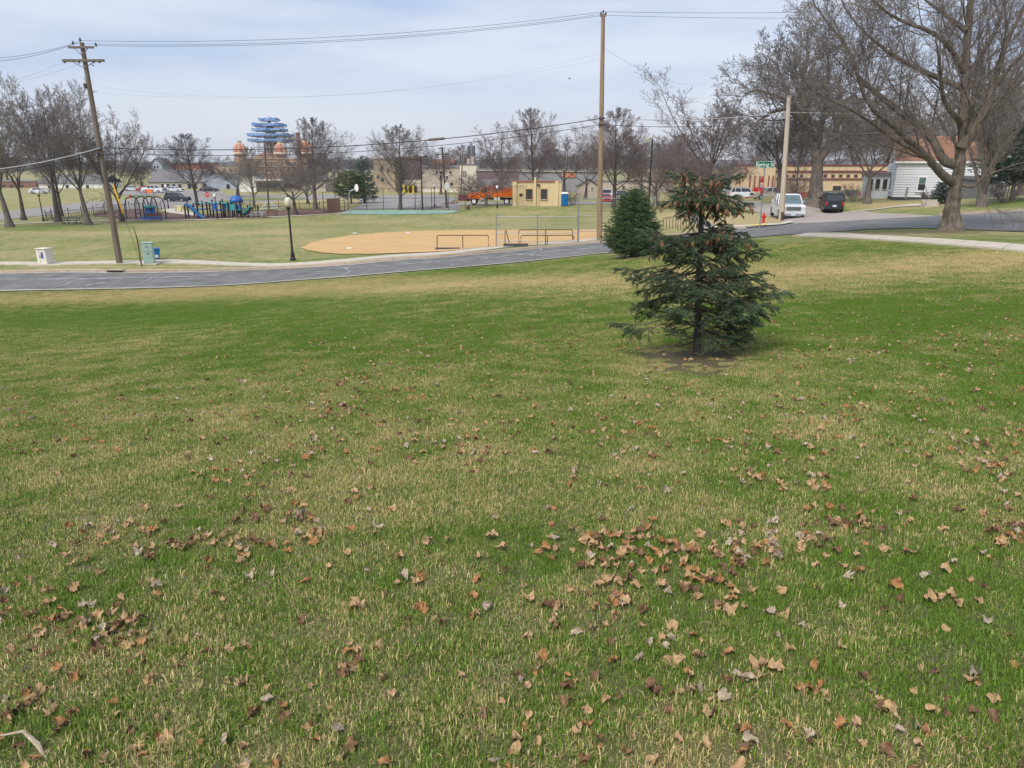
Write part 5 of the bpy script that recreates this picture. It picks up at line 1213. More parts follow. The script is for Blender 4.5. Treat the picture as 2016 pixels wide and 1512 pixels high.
# yellow hall
t,o=bld('yellow_hall','yellow hall with maroon bands and red base behind the huge tree','building',1528,1748,327,142,22,'ybrick',roof='maroon',parapet=.3,
  wins=[(1638,1656,366,380.5,'ybrick')]+[(u,u+5.5,344.5,349.5,'maroon') for u in range(1622,1745,15)]+[(u,u+5.5,344.5,349.5,'maroon') for u in (1545,1560,1575)],
  parts=[('band','maroon',1528,1748,336,339.2,-.2,.05),('band','maroon',1528,1748,351,353.6,-.2,.05),('red_base','redbase',1528,1748,378,393,-.12,.05)])
t,o=bld('yellow_entrance_block','yellow entrance block with tall dark windows and red crest blocks','building',1467,1528,327,141,8,'ybrick',roof='maroon',parapet=.35,
  wins=[(u,u+5.2,345.5,372,'ybrick','maroon') for u in (1473.5,1483,1492.5,1510,1518.5)],
  parts=[('red_base','redbase',1467,1528,373,392,-.35,.05)]+[('pier','cream',u,u+2.6,345,373,-.3,.02) for u in (1479.8,1489.2,1498.6,1516)])
R=random.Random(4)
for k in range(16):
    u=1466.5+R.uniform(0,9)*(1-k/22); v=328+k*1.3; p=at(u,v,140.95)-o
    MB().box(p,(.28,.12,.2)).build('crest_block','redbase',t)
bld('dark_shop','dark grey building with pale roof beyond the white wagon','building',1425,1466,350,185,14,'grey',wins=[(1443,1450,360,368),(1454,1461,360,368)],roof='white')
# white house
def house():
    px=62/1400; c=hit(1757,394.5); Y=c.y; px=Y/1400
    t=thing('white_house','white clapboard house with brown shingle roof behind the maple','house',c,math.radians(-19)); 
    L,D=9.2,6.2; ze=at(1757,318,Y).z-c.z; zr=at(1790,272,Y).z-c.z
    MB().b2((0.03,.03,.35),(L-.03,D-.03,ze)).build('wall','siding',t); MB().b2((-.03,-.03,-.4),(L+.03,D+.03,.36)).build('foundation','found',t)
    n=14; hb=(ze-.36)/n
    def boards(L_,mk):
        m=MB(); m.add([(0,0,0),(L_,0,0),(L_,.075,hb),(0,.075,hb),(0,.09,0),(L_,.09,0),(L_,.09,hb),(0,.09,hb)],[(0,1,2,3),(4,7,6,5),(0,4,5,1),(2,6,7,3),(0,3,7,4),(1,5,6,2)]); me=m.mesh('clapboard'); me.materials.append(MT['siding']); return me
    mf,mg=boards(L,0),boards(D,1)
    for i in range(n):
        ob('clapboard',mf,t,loc=(0,-.075,.36+i*hb)); ob('clapboard',mg,t,loc=(-.075,D,.36+i*hb),rot=(0,0,-math.pi/2))
    k=int((zr-ze)/hb)
    for i in range(k):
        f=1-(i+.55)/k*.98; w=D*f
        m=MB(); m.add([(0,0,0),(w,0,0),(w,.03,hb),(0,.03,hb),(0,.2,0),(w,.2,0),(w,.2,hb),(0,.2,hb)],[(0,1,2,3),(4,7,6,5),(0,4,5,1),(2,6,7,3),(0,3,7,4),(1,5,6,2)]); m.build('clapboard','siding',t,loc=(-.025,D/2+w/2,ze+i*hb),rot=(0,0,-math.pi/2))
    o_=.3; P=[(-o_,-o_,ze-.12),(L+o_,-o_,ze-.12),(L+o_,D/2,zr+.1),(-o_,D/2,zr+.1),(-o_,D+o_,ze-.12),(L+o_,D+o_,ze-.12)]
    rf=MB().add(P+[(a,b,z+.14) for a,b,z in P],[(0,1,2,3),(3,2,5,4),(6,9,8,7),(9,10,11,8),(0,6,7,1),(4,5,11,10),(0,3,9,6),(3,4,10,9),(1,7,8,2),(2,8,11,5)]).build('roof','roofb',t)
    MB().b2((-o_-.02,-o_-.03,ze-.16),(L+o_+.02,-o_+.02,ze+.02)).build('fascia','white',rf)
    rows=16; sl=math.hypot(D/2+o_,zr+.1-ze+.12); ang=math.atan2(zr+.22-ze,D/2+o_)
    me=MB().box((L/2,0,0),(L+2*o_+.04,sl/rows*1.06,.022),rx=.05).mesh('shingle_course'); me.materials.append(MT['roofb'])
    for i in range(rows):
        f=(i+.5)/rows; ob('shingle_course',me,rf,loc=(0,-o_+(D/2+o_)*f,ze-.12+.16+(zr+.22-ze)*f),rot=(ang,0,0))
    def win(x,z,w,h,face):
        f=MB().box((0,0,0),(w+.24,.1,h+.24)).build('window','white',t,loc=(x,-.07,z) if face=='f' else (-.07,x,z),rot=(0,0,0 if face=='f' else -math.pi/2))
        MB().box((0,-.045,h*.25),(w,.05,h*.47)).build('pane','wglass',f); MB().box((0,-.055,-h*.25),(w,.05,h*.46)).build('pane','glass',f); MB().box((0,-.08,-h/2-.14),(w+.34,.16,.06)).build('sill','white',f)
    z1=at(1811,362,Y-1).z-c.z
    win(2.45,z1,.62,1.3,'f'); win(6.9,z1,.62,1.3,'f'); win(2.0,z1,.62,1.3,'g'); win(4.4,z1,.62,1.3,'g'); win(3.1,ze+.35,.6,1.15,'g')
    pr=MB().b2((-2.2,3.2,-.3),(-.04,D+1.5,2.5)).build('porch','siding',t); MB().b2((-2.5,2.9,2.5),(-.03,D+1.8,2.75)).build('porch_roof','roofg',pr)
    for x in (-1.9,-1.2,-.5):
        w=MB().box((x,3.17,1.55),(.55,.1,1.2)).build('porch_window','white',pr)
        MB().box((x,3.11,1.55),(.42,.06,1.05)).build('porch_pane','glass',pr)
    MB().tube([(1.15,-.1,.2),(1.2,-.12,1.3)],.09,6).build('downpipe','grey',t)
house()
def steps():
    c=hit(1836,407); t=thing('front_steps','concrete steps with black handrails at the white house lawn','steps',c,-.3)
    for i in range(4): MB().b2((-.5,.35*i,-.3),(.5,.35*(i+1),.06+.13*i)).build('step','conc',t)
    for s in (-.47,.47):
        MB().tube([(s,.1,.05),(s,.1,.95),(s,1.3,1.5),(s,1.3,.5)],.022,6).build('handrail','black',t)
steps()
c=ground_at(1922,52); Y=c.y; t=thing('trellis','grey wooden trellis fence beside the pale many-stemmed tree','trellis',c,-.3); 
for i in range(10): MB().box((i*.26,0,1.05),(.06,.04,2.2)).build('upright','greyboard',t)
for z in (.3,.8,1.3,1.8,2.1): MB().box((1.17,.03,z),(2.45,.03,.05)).build('slat','greyboard',t)
bld('grey_shed','dark grey board shed behind the trellis','shed',1936,1986,354,58,4,'greyboard',wins=[(1968,1976,360,374,'white')])
board_fence('low_fence','low grey lattice fence at the yard beside the huge tree',1590,1690,377,400,'greyboard',18,Y=96)
R=random.Random(2)
def shrub(label,u,Y,H,w,seed,mat='twigd',name='bare_shrub'):
    p=ground_at(u,Y); R=random.Random(seed); out={}
    P=dict(seg=(0,4,3,2),wob=(0,.12,.2,.25),trop=(0,.04,.03,.02),n=(0,7,4),f0=(0,.2,.2),ang=(0,.5,.6),rr=(0,.5,.6),env=(0,.45,.5),rmin=.006)
    for k in range(26):
        a=R.uniform(0,6.28); grow(out,(math.cos(a)*w*.2*R.random(),math.sin(a)*w*.2*R.random(),-.05),(math.cos(a)*w/H*.7,math.sin(a)*w/H*.7,1),H*R.uniform(.7,1),.016,1,P,R)
    Vs,Fs,off=[],[],0
    for l in out:
        V,F=tubes(out[l],3); Vs.append(V);Fs.append(F+off);off+=len(V)
    tag(ob(name,mesh_np(name,np.concatenate(Vs),F4=np.concatenate(Fs),mat=mat),loc=p),label,'shrub')
shrub('bare brown shrub at the foot of the huge split trunk',1580,76,3.0,2.6,1,'twigr'); shrub('bare brown thicket between the pale pole and the huge trunk',1560,88,3.4,3,2,'twigr'); shrub('reddish bare shrub right of the trellis',1978,50,1.5,1.8,3,'twigr'); shrub('brown shrub beside the blue portable toilet',1128,118,2.6,2.4,4,'twigr')
shrub('thin bare shrub beside the front steps',1822,63,1.0,.7,5,'twig'); shrub('bare shrub behind the tan pickup',1545,118,3,4,6,'twigr'); shrub('bare shrub against the cream-white building',918,150,3.2,3.4,7,'twig')
shrub('bare vine thicket at the foot of the short-trunked tree',1685,76,2.2,2.4,8,'twigr')
shrub('wide bare thicket at the rear of the young spruce',1300,110,4,5,9,'twigr')

# ------------------------------------------------------------------ signs and hydrant
c=hit(1494,469.5); Y=c.y; t=thing('street_sign','green street name sign above a red stop sign on a steel post','street sign',c)
zt=at(1505,318,Y).z-c.z; W_=35*Y/1400; top=Vector(((at(1508,324,Y)-c).x,0,0))
lean=(at(1506,324,Y).x-c.x)
MB().tube([(0,0,-.2),(lean,0,zt)],.028,6).build('post','steel',t)
zc=at(1505,324,Y).z-c.z; H_=12.2*Y/1400
bl=MB().box((lean,-.05,zc),(W_,.012,H_)).build('name_blade','sgreen',t,bevel=.0)
for sx,sz,w,h in ((0,H_/2-.012,W_-.02,.012),(0,-H_/2+.012,W_-.02,.012)): MB().box((lean+sx,-.059,zc+sz),(w,.004,h)).build('border','signw',bl)
for s in (-1,1): MB().box((lean+s*(W_/2-.012),-.059,zc),(.012,.004,H_-.02)).build('border','signw',bl)
def text(name,body,size,mat,parent,loc,rot=(math.pi/2,0,0)):
    cu=bpy.data.curves.new(name,'FONT'); cu.body=body; cu.size=size; cu.align_x='CENTER'; cu.align_y='CENTER'; cu.extrude=.002; cu.offset=size*.012
    o=bpy.data.objects.new(name,cu); COL.objects.link(o); bpy.context.view_layer.update()
    me=bpy.data.meshes.new_from_object(o.evaluated_get(bpy.context.evaluated_depsgraph_get())); bpy.data.objects.remove(o); me.materials.clear(); me.materials.append(MT[mat])
    return ob(name,me,parent,loc=loc,rot=rot)
text('lettering','Spring St',H_*.80,'signw',bl,(lean,-.060,zc-.005))
for s in (-1,1): MB().box((lean+s*(W_/2-.06),-.060,zc),(.035,.004,.06),ry=math.pi/4).build('emblem','signw',bl)
MB().box((lean,0,zc+H_/2+.05),(.012,W_*.9,.10),rz=-math.atan2(c.x,c.y)).build('cross_blade','sgreen',t); MB().box((lean,-.02,zc-.11),(.05,.07,.12)).build('bracket','steel',t)
zs=at(1500,365,Y).z-c.z; sx=at(1500,365,Y).x-c.x
r_=.38/math.cos(math.pi/8)
oc=MB().add([(0,math.cos(k*math.pi/4+math.pi/8)*r_,math.sin(k*math.pi/4+math.pi/8)*r_) for k in range(8)]+[(.006,math.cos(k*math.pi/4+math.pi/8)*r_,math.sin(k*math.pi/4+math.pi/8)*r_) for k in range(8)],[tuple(range(8)),tuple(reversed(range(8,16)))]+[(k,(k+1)%8,(k+1)%8+8,k+8) for k in range(8)])
a_=math.atan2(c.x,c.y); st=oc.build('stop_plate','red',t,loc=(sx-.02,-.03,zs),rot=(0,0,-a_+math.radians(13)))
text('stop_lettering','STOP',.27,'signw',st,(-.006,0,0),(math.pi/2,0,-math.pi/2))
def road_sign(label,u,v,Y,shape,mat,d,vpost,name='road_sign'):
    c=ground_at(u,Y); t=thing(name,label,'sign',c); z=at(u,v,Y).z-c.z
    MB().tube([(0,.03,-.1),(0,.03,z+d*.4)],.03,6).build('post','steel',t)
    n={'oct':8,'box':4}[shape]; MB().add([(math.cos(k*2*math.pi/n+math.pi/n)*d*.54,-.0,z+math.sin(k*2*math.pi/n+math.pi/n)*d*.54) for k in range(n)]+[(math.cos(k*2*math.pi/n+math.pi/n)*d*.54,-.03,z+math.sin(k*2*math.pi/n+math.pi/n)*d*.54) for k in range(n)],[tuple(range(n)),tuple(reversed(range(n,2*n)))]+[(k,(k+1)%n,(k+1)%n+n,k+n) for k in range(n)]).build('plate',mat,t)
    return t,z
t,z=road_sign('small far red stop sign behind the play structure','x' and 409,383,156,'oct','red',1.0,0); text('stop_lettering','STOP',.32,'signw',t,(0,-.035,z))
road_sign('red stop sign standing before the yellow entrance block',1487,374,128,'oct','red',.9,0)
road_sign('white square sign on a post in front of the dump truck',995,384,128,'box','signw',.55,0)
road_sign('dark red sign by the far street corner behind the left trees',258,387,150,'oct','red',.6,0)
c=hit(295,383); t=thing('work_sign','orange road work barrier at the far parking lot edge','barrier',c)
for x in (-.9,.9): MB().box((x,0,.5),(.08,.5,1.1)).build('leg','steel',t)
for z in (.6,1.05): MB().box((0,-.05,z),(2.1,.05,.42)).build('board','orange',t)
c=hit(1502.5,438.5); Y=c.y; H=at(1502,418.5,Y).z-c.z; s=H/.8
t=thing('fire_hydrant','red fire hydrant beside the grey utility pole','hydrant',c)
MB().lathe([(.15*s,-.05),(.15*s,.06*s),(.11*s,.08*s),(.10*s,.45*s),(.14*s,.48*s),(.14*s,.54*s),(.11*s,.57*s),(.10*s,.66*s),(.06*s,.73*s),(.03*s,.75*s),(.03*s,.8*s)],n=12).build('barrel','red',t)
for dx in (-1,1): MB().tube([(0,0,.46*s),(dx*.2*s,0,.46*s)],.055*s,8).build('nozzle','red',t)
MB().tube([(0,0,.44*s),(0,-.2*s,.44*s)],.07*s,8).build('pumper_cap','red',t)
c=hit(352,431); Y=c.y; t=thing('notice_board','pale yellow notice board on legs at the playground path','notice board',ground_at(352,113)); c=Vector(t.location)
MB().b2(at(345,416,113)-c,at(358.5,404.5,113)-c+Vector((0,.12,0))).build('panel','infob',t)
for u in (346.5,357): MB().tube([at(u,425,113)-c,at(u,406,113)-c],.05,6).build('leg','brownm',t)

# ------------------------------------------------------------------ ballfield fences and rails
def mesh_fence(label,posts,vt,Y,rails,pr=.045,mat='steel',wire_='steel',sp=.09,name='chain_link_fence',vbot=None):
    """posts: columns; vt: top row per post; rails: rows at first post"""
    P=[ground_at(u,Y) for u in posts]; t=thing(name,label,'fence',P[0]); c=P[0]
    tops=[at(u,v,Y)-c for u,v in zip(posts,vt)]
    for p,q in zip(P,tops): MB().tube([p-c-Vector((0,0,.1)),q],pr,8).build('post',mat,t); MB().lathe([(pr*1.3,0),(pr*1.2,.05),(.005,.08)],c=tuple(q),n=8).build('post_cap',mat,t)
    for i in range(len(posts)-1):
        for k,v in enumerate(rails): MB().tube([at(posts[i],v,Y)-c,at(posts[i+1],v,Y)-c],pr*.6,6).build('rail',mat,t)
        a,b=P[i]-c,P[i+1]-c; L=(b-a).length; zt=(at(posts[i],rails[0],Y)-c).z; H=zt-a.z; m=MB()
        if sp:
            for k in range(int((L+H)/sp)):
                for sg in (1,-1):
                    s0=k*sp-H; x0,x1=max(0,s0),min(L,s0+H); z0,z1=x0-s0,x1-s0
                    if x1-x0<.02: continue
                    f=lambda x,z:(a.lerp(b,x/L)+Vector((0,0,z if sg>0 else H-z)))
                    p,q=f(x0,z0),f(x1,z1); w=.0022
                    m.add([p+Vector((0,0,w)),q+Vector((0,0,w)),q-Vector((0,0,w)),p-Vector((0,0,w))],[(0,1,2,3)])
            struct(m.build('wire_mesh',wire_,t),'stuff')
    return t
mesh_fence('galvanised chain-link backstop behind home plate with three posts',[977,1058,1137.5],[424,424.5,388.5],55.5,[426.5,458.5,475])
mesh_fence('taller chain-link backstop wing between grey post and young spruce',[1138.6,1240,1290],[388.5,388.5,388.5],56.2,[390.5,425,455])
def pipe_rail(label,px,posts,Y,r=.035,name='pipe_railing',low=True):
    c=ground_at(px[0][0],Y); t=thing(name,label,'railing',c); 
    MB().tube([at(u,v,Y)-c for u,v in px],r,8).build('rail','brownm',t)
    for u,v0 in posts: MB().tube([at(u,v0,Y)-c,ground_at(u,Y)-c-Vector((0,0,.1))],r,8).build('post','brownm',t)
pipe_rail('long low brown pipe railing standing alone at the infield edge',[(860.5,488),(860.5,465.5),(862,463.3),(960,463.3),(961.5,465.5),(961.5,487)],[(911,463.5)],53.5)
pipe_rail('taller brown pipe railing inside the backstop',[(1021.5,479),(1021.5,455),(1023.5,452.5),(1125.5,452.2),(1127.5,454.5),(1127.5,472)],[(1074,452.5)],54.6)
pipe_rail('shorter brown pipe railing in front of the tall one',[(1025.5,478),(1025.5,466),(1027.5,463.5),(1127,463.3),(1129.5,465.5),(1129.5,471)],[(1077.5,463.4)],54.0)
pipe_rail('short slanted brown handrail at the dugout step',[(994.3,479),(994.3,455),(996,452.7),(1002.5,477.5)],[],54.8)
for u0,u1,v0,v1,Y,lb_ in ((857,905,488,496,52.8,'low dark timber edging at the lone pipe railing'),(991,1040,480,485,53.6,'low dark timber edging at the dugout step')):
    a,b=ground_at(u0,Y),ground_at(u1,Y); zt=at(u0,v0,Y).z
    tag(MB().b2((0,0,-.4),(b.x-a.x,.3,zt-a.z)).build('retaining_timber','found',loc=a),lb_,'timber')
for k,(u0,u1,Y) in enumerate(((1305,1330,62),(1334,1356,60))):
    for i in range(1):
        c=ground_at(u0,Y); t=thing('stair_railing',['dark stair railing on the grassy bank behind the young spruce','dark stair railing on the bank nearer the cone-laden spruce'][k],'railing',c)
        pts=[ground_at(u,Y)-c for u in np.linspace(u0,u1,5)]
        for p in pts: MB().tube([p-Vector((0,0,.1)),p+Vector((0,0,1.0))],.03,6).build('post','brownm',t)
        MB().tube([p+Vector((0,0,1.0)) for p in pts],.03,6).build('rail','brownm',t)
# basketball fence and hoops
def fence_line(label,pts,H,n,mat='black',r=.05,rails=(1.0,.55,.08),name='court_fence',sp=0):
    P=[hit(u,v) for u,v in pts]; Q,L=resample(P,n); c=Vector((Q[0][0],Q[0][1],g(*Q[0]))); t=thing(name,label,'fence',c)
    V=[Vector((x,y,g(x,y)))-c for x,y in Q]
    for v in V: MB().tube([v-Vector((0,0,.1)),v+Vector((0,0,H))],r,6).build('post',mat,t)
    for a,b in zip(V[:-1],V[1:]):
        for z in rails: MB().tube([a+Vector((0,0,H*z)),b+Vector((0,0,H*z))],r*.6,5).build('rail',mat,t)
    return t
fence_line('black rail fence behind the basketball court',[(688,414.5),(745,413.4),(916,412.8)],3.2,8)
fence_line('black fence beside the brown panelled screen',[(638,419),(676,417),(686,414.5)],3.0,4)
def spiked(label,pts,n,H=1.15):
    P=[hit(u,v) for u,v in pts]; Q,L=resample(P,n); c=Vector((Q[0][0],Q[0][1],g(*Q[0]))); t=thing('picket_fence',label,'fence',c); V=[Vector((x,y,g(x,y)))-c for x,y in Q]
    for i,v in enumerate(V): MB().tube([v-Vector((0,0,.1)),v+Vector((0,0,H*(1.25 if i%6==0 else 1)))],.055 if i%6==0 else .022,5).build('post' if i%6==0 else 'picket','black',t)
    for z in (.15,.9): MB().tube([v+Vector((0,0,H*z)) for v in V],.025,5).build('rail','black',t)
spiked('black picket fence along the street left of the swings',[(92,435.5),(105,432),(140,429.5),(205,422),(250,415)],49); spiked('black picket fence behind the net climber',[(480,417),(560,413),(630,414)],43); spiked('black picket fence between swings and street corner',[(255,414),(318,413)],25)
def hoop(label,u,v,ub,flip):
    c=hit(u,v); t=thing('basketball_hoop',label,'basketball hoop',c); Y=c.y; px=Y/1400; s=flip
    MB().tube([(0,0,-.1),(0,0,2.6),(s*.25,0,3.1),(s*.7,0,3.3),(s*1.1,0,3.3)],.075,8).build('post','steel',t)
    MB().lathe([(.52,-.03),(.56,0),(.52,.03)],n=16,sy=.75).build('backboard','signw',t,loc=(s*1.2,0,3.55),rot=(0,math.pi/2,math.radians(55)*s))
    MB().tube([(s*1.45+.22*math.cos(a),-.15+.22*math.sin(a),3.1) for a in np.linspace(0,6.28,13)],.015,5).build('rim','orange',t)
hoop('basketball hoop at the screen end of the court',689,418.5,700,1); hoop('basketball hoop at the fence corner end of the court',897.5,417.5,883,-1)
fence_line('grey ramp railing climbing beside the far car park',[(816,412.5),(840,406.5),(872,398.5)],1.1,8,'grey',.04,(1.0,.5),'ramp_railing')
c=hit(922,412.8); tag(MB().box((0,0,.25),(.5,.5,.55)).build('utility_box','plaque',loc=c),'small dark brown box on the ground near the court corner','box')
for u,lb_ in ((737,'yellow bollard on the far car park left of the knobby tree'),(754,'pale yellow bollard beside the far car park kerb'),(761,'pale yellow bollard nearest the knobby-trunked tree')):
    c=ground_at(u,172 if u==737 else 186); tag(MB().lathe([(.14,-.05),(.14,1.25),(.1,1.38),(.02,1.42)],n=8).build('bollard','infob',loc=c),lb_,'bollard')

# ------------------------------------------------------------------ playground
def picnic(label,u,v,rz,mat='black'):
    c=hit(u,v); t=thing('picnic_table',label,'picnic table',c,rz)
    MB().box((0,0,.76),(2.3,.8,.06)).build('tabletop',mat,t,bevel=.02)
    for s in (-1,1): MB().box((0,s*.78,.45),(2.3,.3,.05)).build('bench_seat',mat,t)
    for x in (-.75,.75):
        for s in (-1,1): MB().tube([(x,s*.25,.74),(x,s*.4,.4),(x,s*.45,.03),(x,s*.8,.03),(x,s*.8,.44)],.04,6).build('leg',mat,t)
picnic('black picnic table under the left park trees',143,441,.05); picnic('grey picnic table beside the play structure',508,428.8,-.05,'steel')
def bench(label,u,v,rz,L=2.2):
    c=hit(u,v); t=thing('park_bench',label,'bench',c,rz)
    MB().box((0,0,.45),(L,.4,.05)).build('seat','brownm',t); MB().box((0,.2,.75),(L,.05,.4),rx=-.15).build('backrest','brownm',t)
    for x in (-L/2+.1,L/2-.1):
        MB().tube([(x,-.18,0),(x,-.18,.62),(x,.2,.62)],.03,6).build('leg','black',t); MB().tube([(x,.2,0),(x,.24,.95)],.03,6).build('leg','black',t)
bench('brown park bench in front of the blue spinner',303,434.5,.0); bench('brown park bench in front of the net climber',536,426.3,-.05,1.5)
def swings():
    c=hit(262,431); t=thing('swing_set','arched black swing frame with teal top rail','swing set',c); Y=c.y
    X=[0,1.1,2.3,3.7,4.9]; us=[262,282,297,316]
    for k,u in enumerate((264,283,299,314)):
        dx=at(u,430,Y).x-c.x
        MB().tube([(dx-.45,-1.1,-.1),(dx-.45,-1.0,1.9),(dx-.35,-.7,2.7),(dx,0,3.0),(dx+.35,.7,2.7),(dx+.45,1.0,1.9),(dx+.45,1.1,-.1)],.075,8).build('arch','black',t)
    x0,x1=at(264,430,Y).x-c.x,at(314,430,Y).x-c.x
    MB().tube([(x0,0,3.02),(x1,0,3.02)],.06,8).build('top_rail','tealp',t)
    for x in (x0+.6,x0+1.9,x0+2.9):
        for s in (-.2,.2): MB().tube([(x+s,0,3.0),(x+s,0,.75)],.012,4).build('chain','steel',t)
        MB().box((x,0,.7),(.5,.25,.14)).build('seat','blue2',t,bevel=.04)
swings()
c=hit(298,431.5); t=thing('spinner','bright blue moulded climbing spinner with teal cap','play equipment',c)
MB().lathe([(1.25,0),(1.2,.25),(.75,.6),(.62,1.3),(.55,1.45)],n=10).build('body','blue2',t,smooth=True); MB().lathe([(.75,1.45),(.85,1.6),(.7,1.8),(.3,1.85)],n=10).build('cap','tealp',t)
for k in range(4): MB().lathe([(.35,-.02),(.3,.12),(.1,.16)],n=8).build('foot_pad','blue2',t,loc=(math.cos(k*1.57)*1.4,math.sin(k*1.57)*1.2,.0))
def play_structure():
    c=hit(420,430); Y=c.y; t=thing('play_structure','playground structure with black posts, blue roof and slides','playground',c); q=lambda u,v,dy=0: at(u,v,Y+dy)-c
    R=random.Random(6)
    for u,vt,dy in ((363,405,-.5),(368,398,1.5),(380,400,3),(387,398,0),(397,395,2),(406,397,.0),(412,400,3),(417,393,1),(425,396,2.5),(433,395,0),(437,392,2),(441,397,3.5),(448,398,0),(455,394,1),(459,395,3.5),(464,396,0),(471,394,2),(473,393,-.3),(487,404,1),(507,404,2)):
        a=q(u,430,dy); a.z=0; top=q(u,vt,dy); MB().tube([(top.x,dy,-.1),(top.x,dy,top.z)],.115,8).build('post','black',t)
    def deck(u0,u1,v,dy0,dy1,mat): 
        z=q(u0,v).z; MB().b2((q(u0,v).x,dy0,z-.12),(q(u1,v).x,dy1,z)).build('deck',mat,t)
    deck(415,438,414,.2,2.6,'blue2'); deck(446,473,412,.0,3,'tealp'); deck(380,397,412,.5,2.5,'blue2')
    for u0,u1,v0,v1,m,dy in ((447,462,402,411,'tealp',.1),(463,473,403,413,'blue2',.1),(450,459,412,424,'tealp',2.8),(417,426,402,412,'blue2',.2),(429,437,401,411,'blue2',2.4),(440,446,404,420,'tealp',1.2)):
        MB().b2(q(u0,v1)+Vector((0,dy,0)),q(u1,v0)+Vector((0,dy+.08,0))).build('panel',m,t)
    z=q(0,399).z; MB().tube([(q(378,400).x,.3,q(0,400.5).z),(q(404,400).x,.4,z),(q(446,400).x,.4,q(0,400.5).z)],.09,6).build('overhead_ladder','tealp',t); MB().tube([(q(378,400).x,1.3,q(0,400.5).z),(q(404,400).x,1.4,z),(q(446,400).x,1.4,q(0,400.5).z)],.09,6).build('overhead_ladder','tealp',t)
    for k in range(10): x=q(380+k*6.5,400).x; MB().tube([(x,.35,z-.02),(x,1.35,z-.02)],.04,5).build('rung','tealp',t)
    x=q(459,398).x; zz=q(0,397.5).z; MB().lathe([(.95,zz-.1),(.92,zz+.15),(.75,zz+.5),(.4,zz+.72),(.08,zz+.8)],c=(x,1.2,0),n=10).build('roof','blue2',t,smooth=True)
    s=[q(368,403),q(376,407),q(386,416),q(394,424),q(401,428.5),q(404,428.8)]
    for dy,m in ((-.75,'blue2'),(.05,'blue2'),(-.35,'tealp')):
        w=.32 if m=='tealp' else .13
        MB().tube([p+Vector((0,dy,.12 if m=='blue2' else 0)) for p in s],w if m!='tealp' else .2,6).build('slide',m,t)
    s=[q(491,408),q(487,413),q(482,419),q(476,422.5)]
    MB().tube([p+Vector((0,.6,0)) for p in s],.32,6).build('slide','cdark',t); MB().tube([p+Vector((0,.25,.1)) for p in s],.12,6).build('slide','tealp',t)
    for u in (487,493): MB().tube([q(u,421)+Vector((0,1,0)),q(u,396)+Vector((0,1,0)),q(u+4,395.5)+Vector((0,1,0))],.05,6).build('arch','black',t)
play_structure()
c=hit(531,415); t=thing('net_climber','pale rope pyramid climber behind the picnic table','climber',c); zt=at(531,394,c.y).z-c.z
MB().tube([(0,0,-.1),(0,0,zt)],.08,8).build('mast','steel',t)
for k in range(10):
    a=k*.628; MB().tube([(0,0,zt),(math.cos(a)*1.75,math.sin(a)*1.75,0)],.03,4).build('rope','tealp' if k%2 else 'white',t)
for f in (.25,.5,.75): MB().tube([(math.cos(k*.628)*1.75*(1-f),math.sin(k*.628)*1.75*(1-f),zt*f) for k in range(11)],.025,4).build('rope_ring','white',t)
# ------------------------------------------------------------------ fallen leaves
def leaf_mesh(seed, mat, size):
    r=random.Random(seed); pts=[]; n=20
    for k in range(n):
        a=2*math.pi*k/n; lobe=.70+.22*abs(math.cos(2.5*a))+r.uniform(-.14,.14)
        if k==n*3//4: lobe=.42
        pts.append([math.sin(a)*lobe*size,math.cos(a)*lobe*size])
    curl=r.uniform(1.1,3.2)/size*.35; fold=r.uniform(0,3.14); c,s=math.cos(fold),math.sin(fold); tw=r.uniform(-.9,.9)
    def bend(x,y):
        u=x*c+y*s; v=-x*s+y*c; a=u*curl*2.2
        R=1/(curl*2.2); return ((R*math.sin(a))*c-v*s, (R*math.sin(a))*s+v*c, R*(1-math.cos(a))+tw*u*v/size+r.uniform(-.28,.28)*size+.008)
    V=[bend(0,0)]+[bend(x*.5,y*.5) for x,y in pts[::2]]+[bend(x,y) for x,y in pts]
    h=n//2; F=[]
    for k in range(h):
        F.append((0,1+k,1+(k+1)%h)); o0=1+h+2*k; o1=1+h+(2*k+1)%n; o2=1+h+(2*k+2)%n
        F+= [(1+k,o0,o1),(1+k,o1,1+(k+1)%h),(1+(k+1)%h,o1,o2)]
    me=bpy.data.meshes.new('dry_leaf'); me.from_pydata(V,[],F); me.update(); me.materials.append(MT[mat]); me.shade_smooth(); return me
KINDS=[('leaf0','curled tan dry leaf lying on the lawn','tan dry leaves on the lawn'),('leaf1','dark brown shrivelled leaf lying on the lawn','brown shrivelled leaves on the lawn'),('leaf2','pale greyish dry leaf lying on the lawn','pale dry leaves on the lawn'),('leaf3','rust-orange dry leaf lying on the lawn','rust-orange leaves on the lawn')]
LM=[[leaf_mesh(k*10+j,KINDS[k][0],.036) for j in range(9)] for k in range(4)]
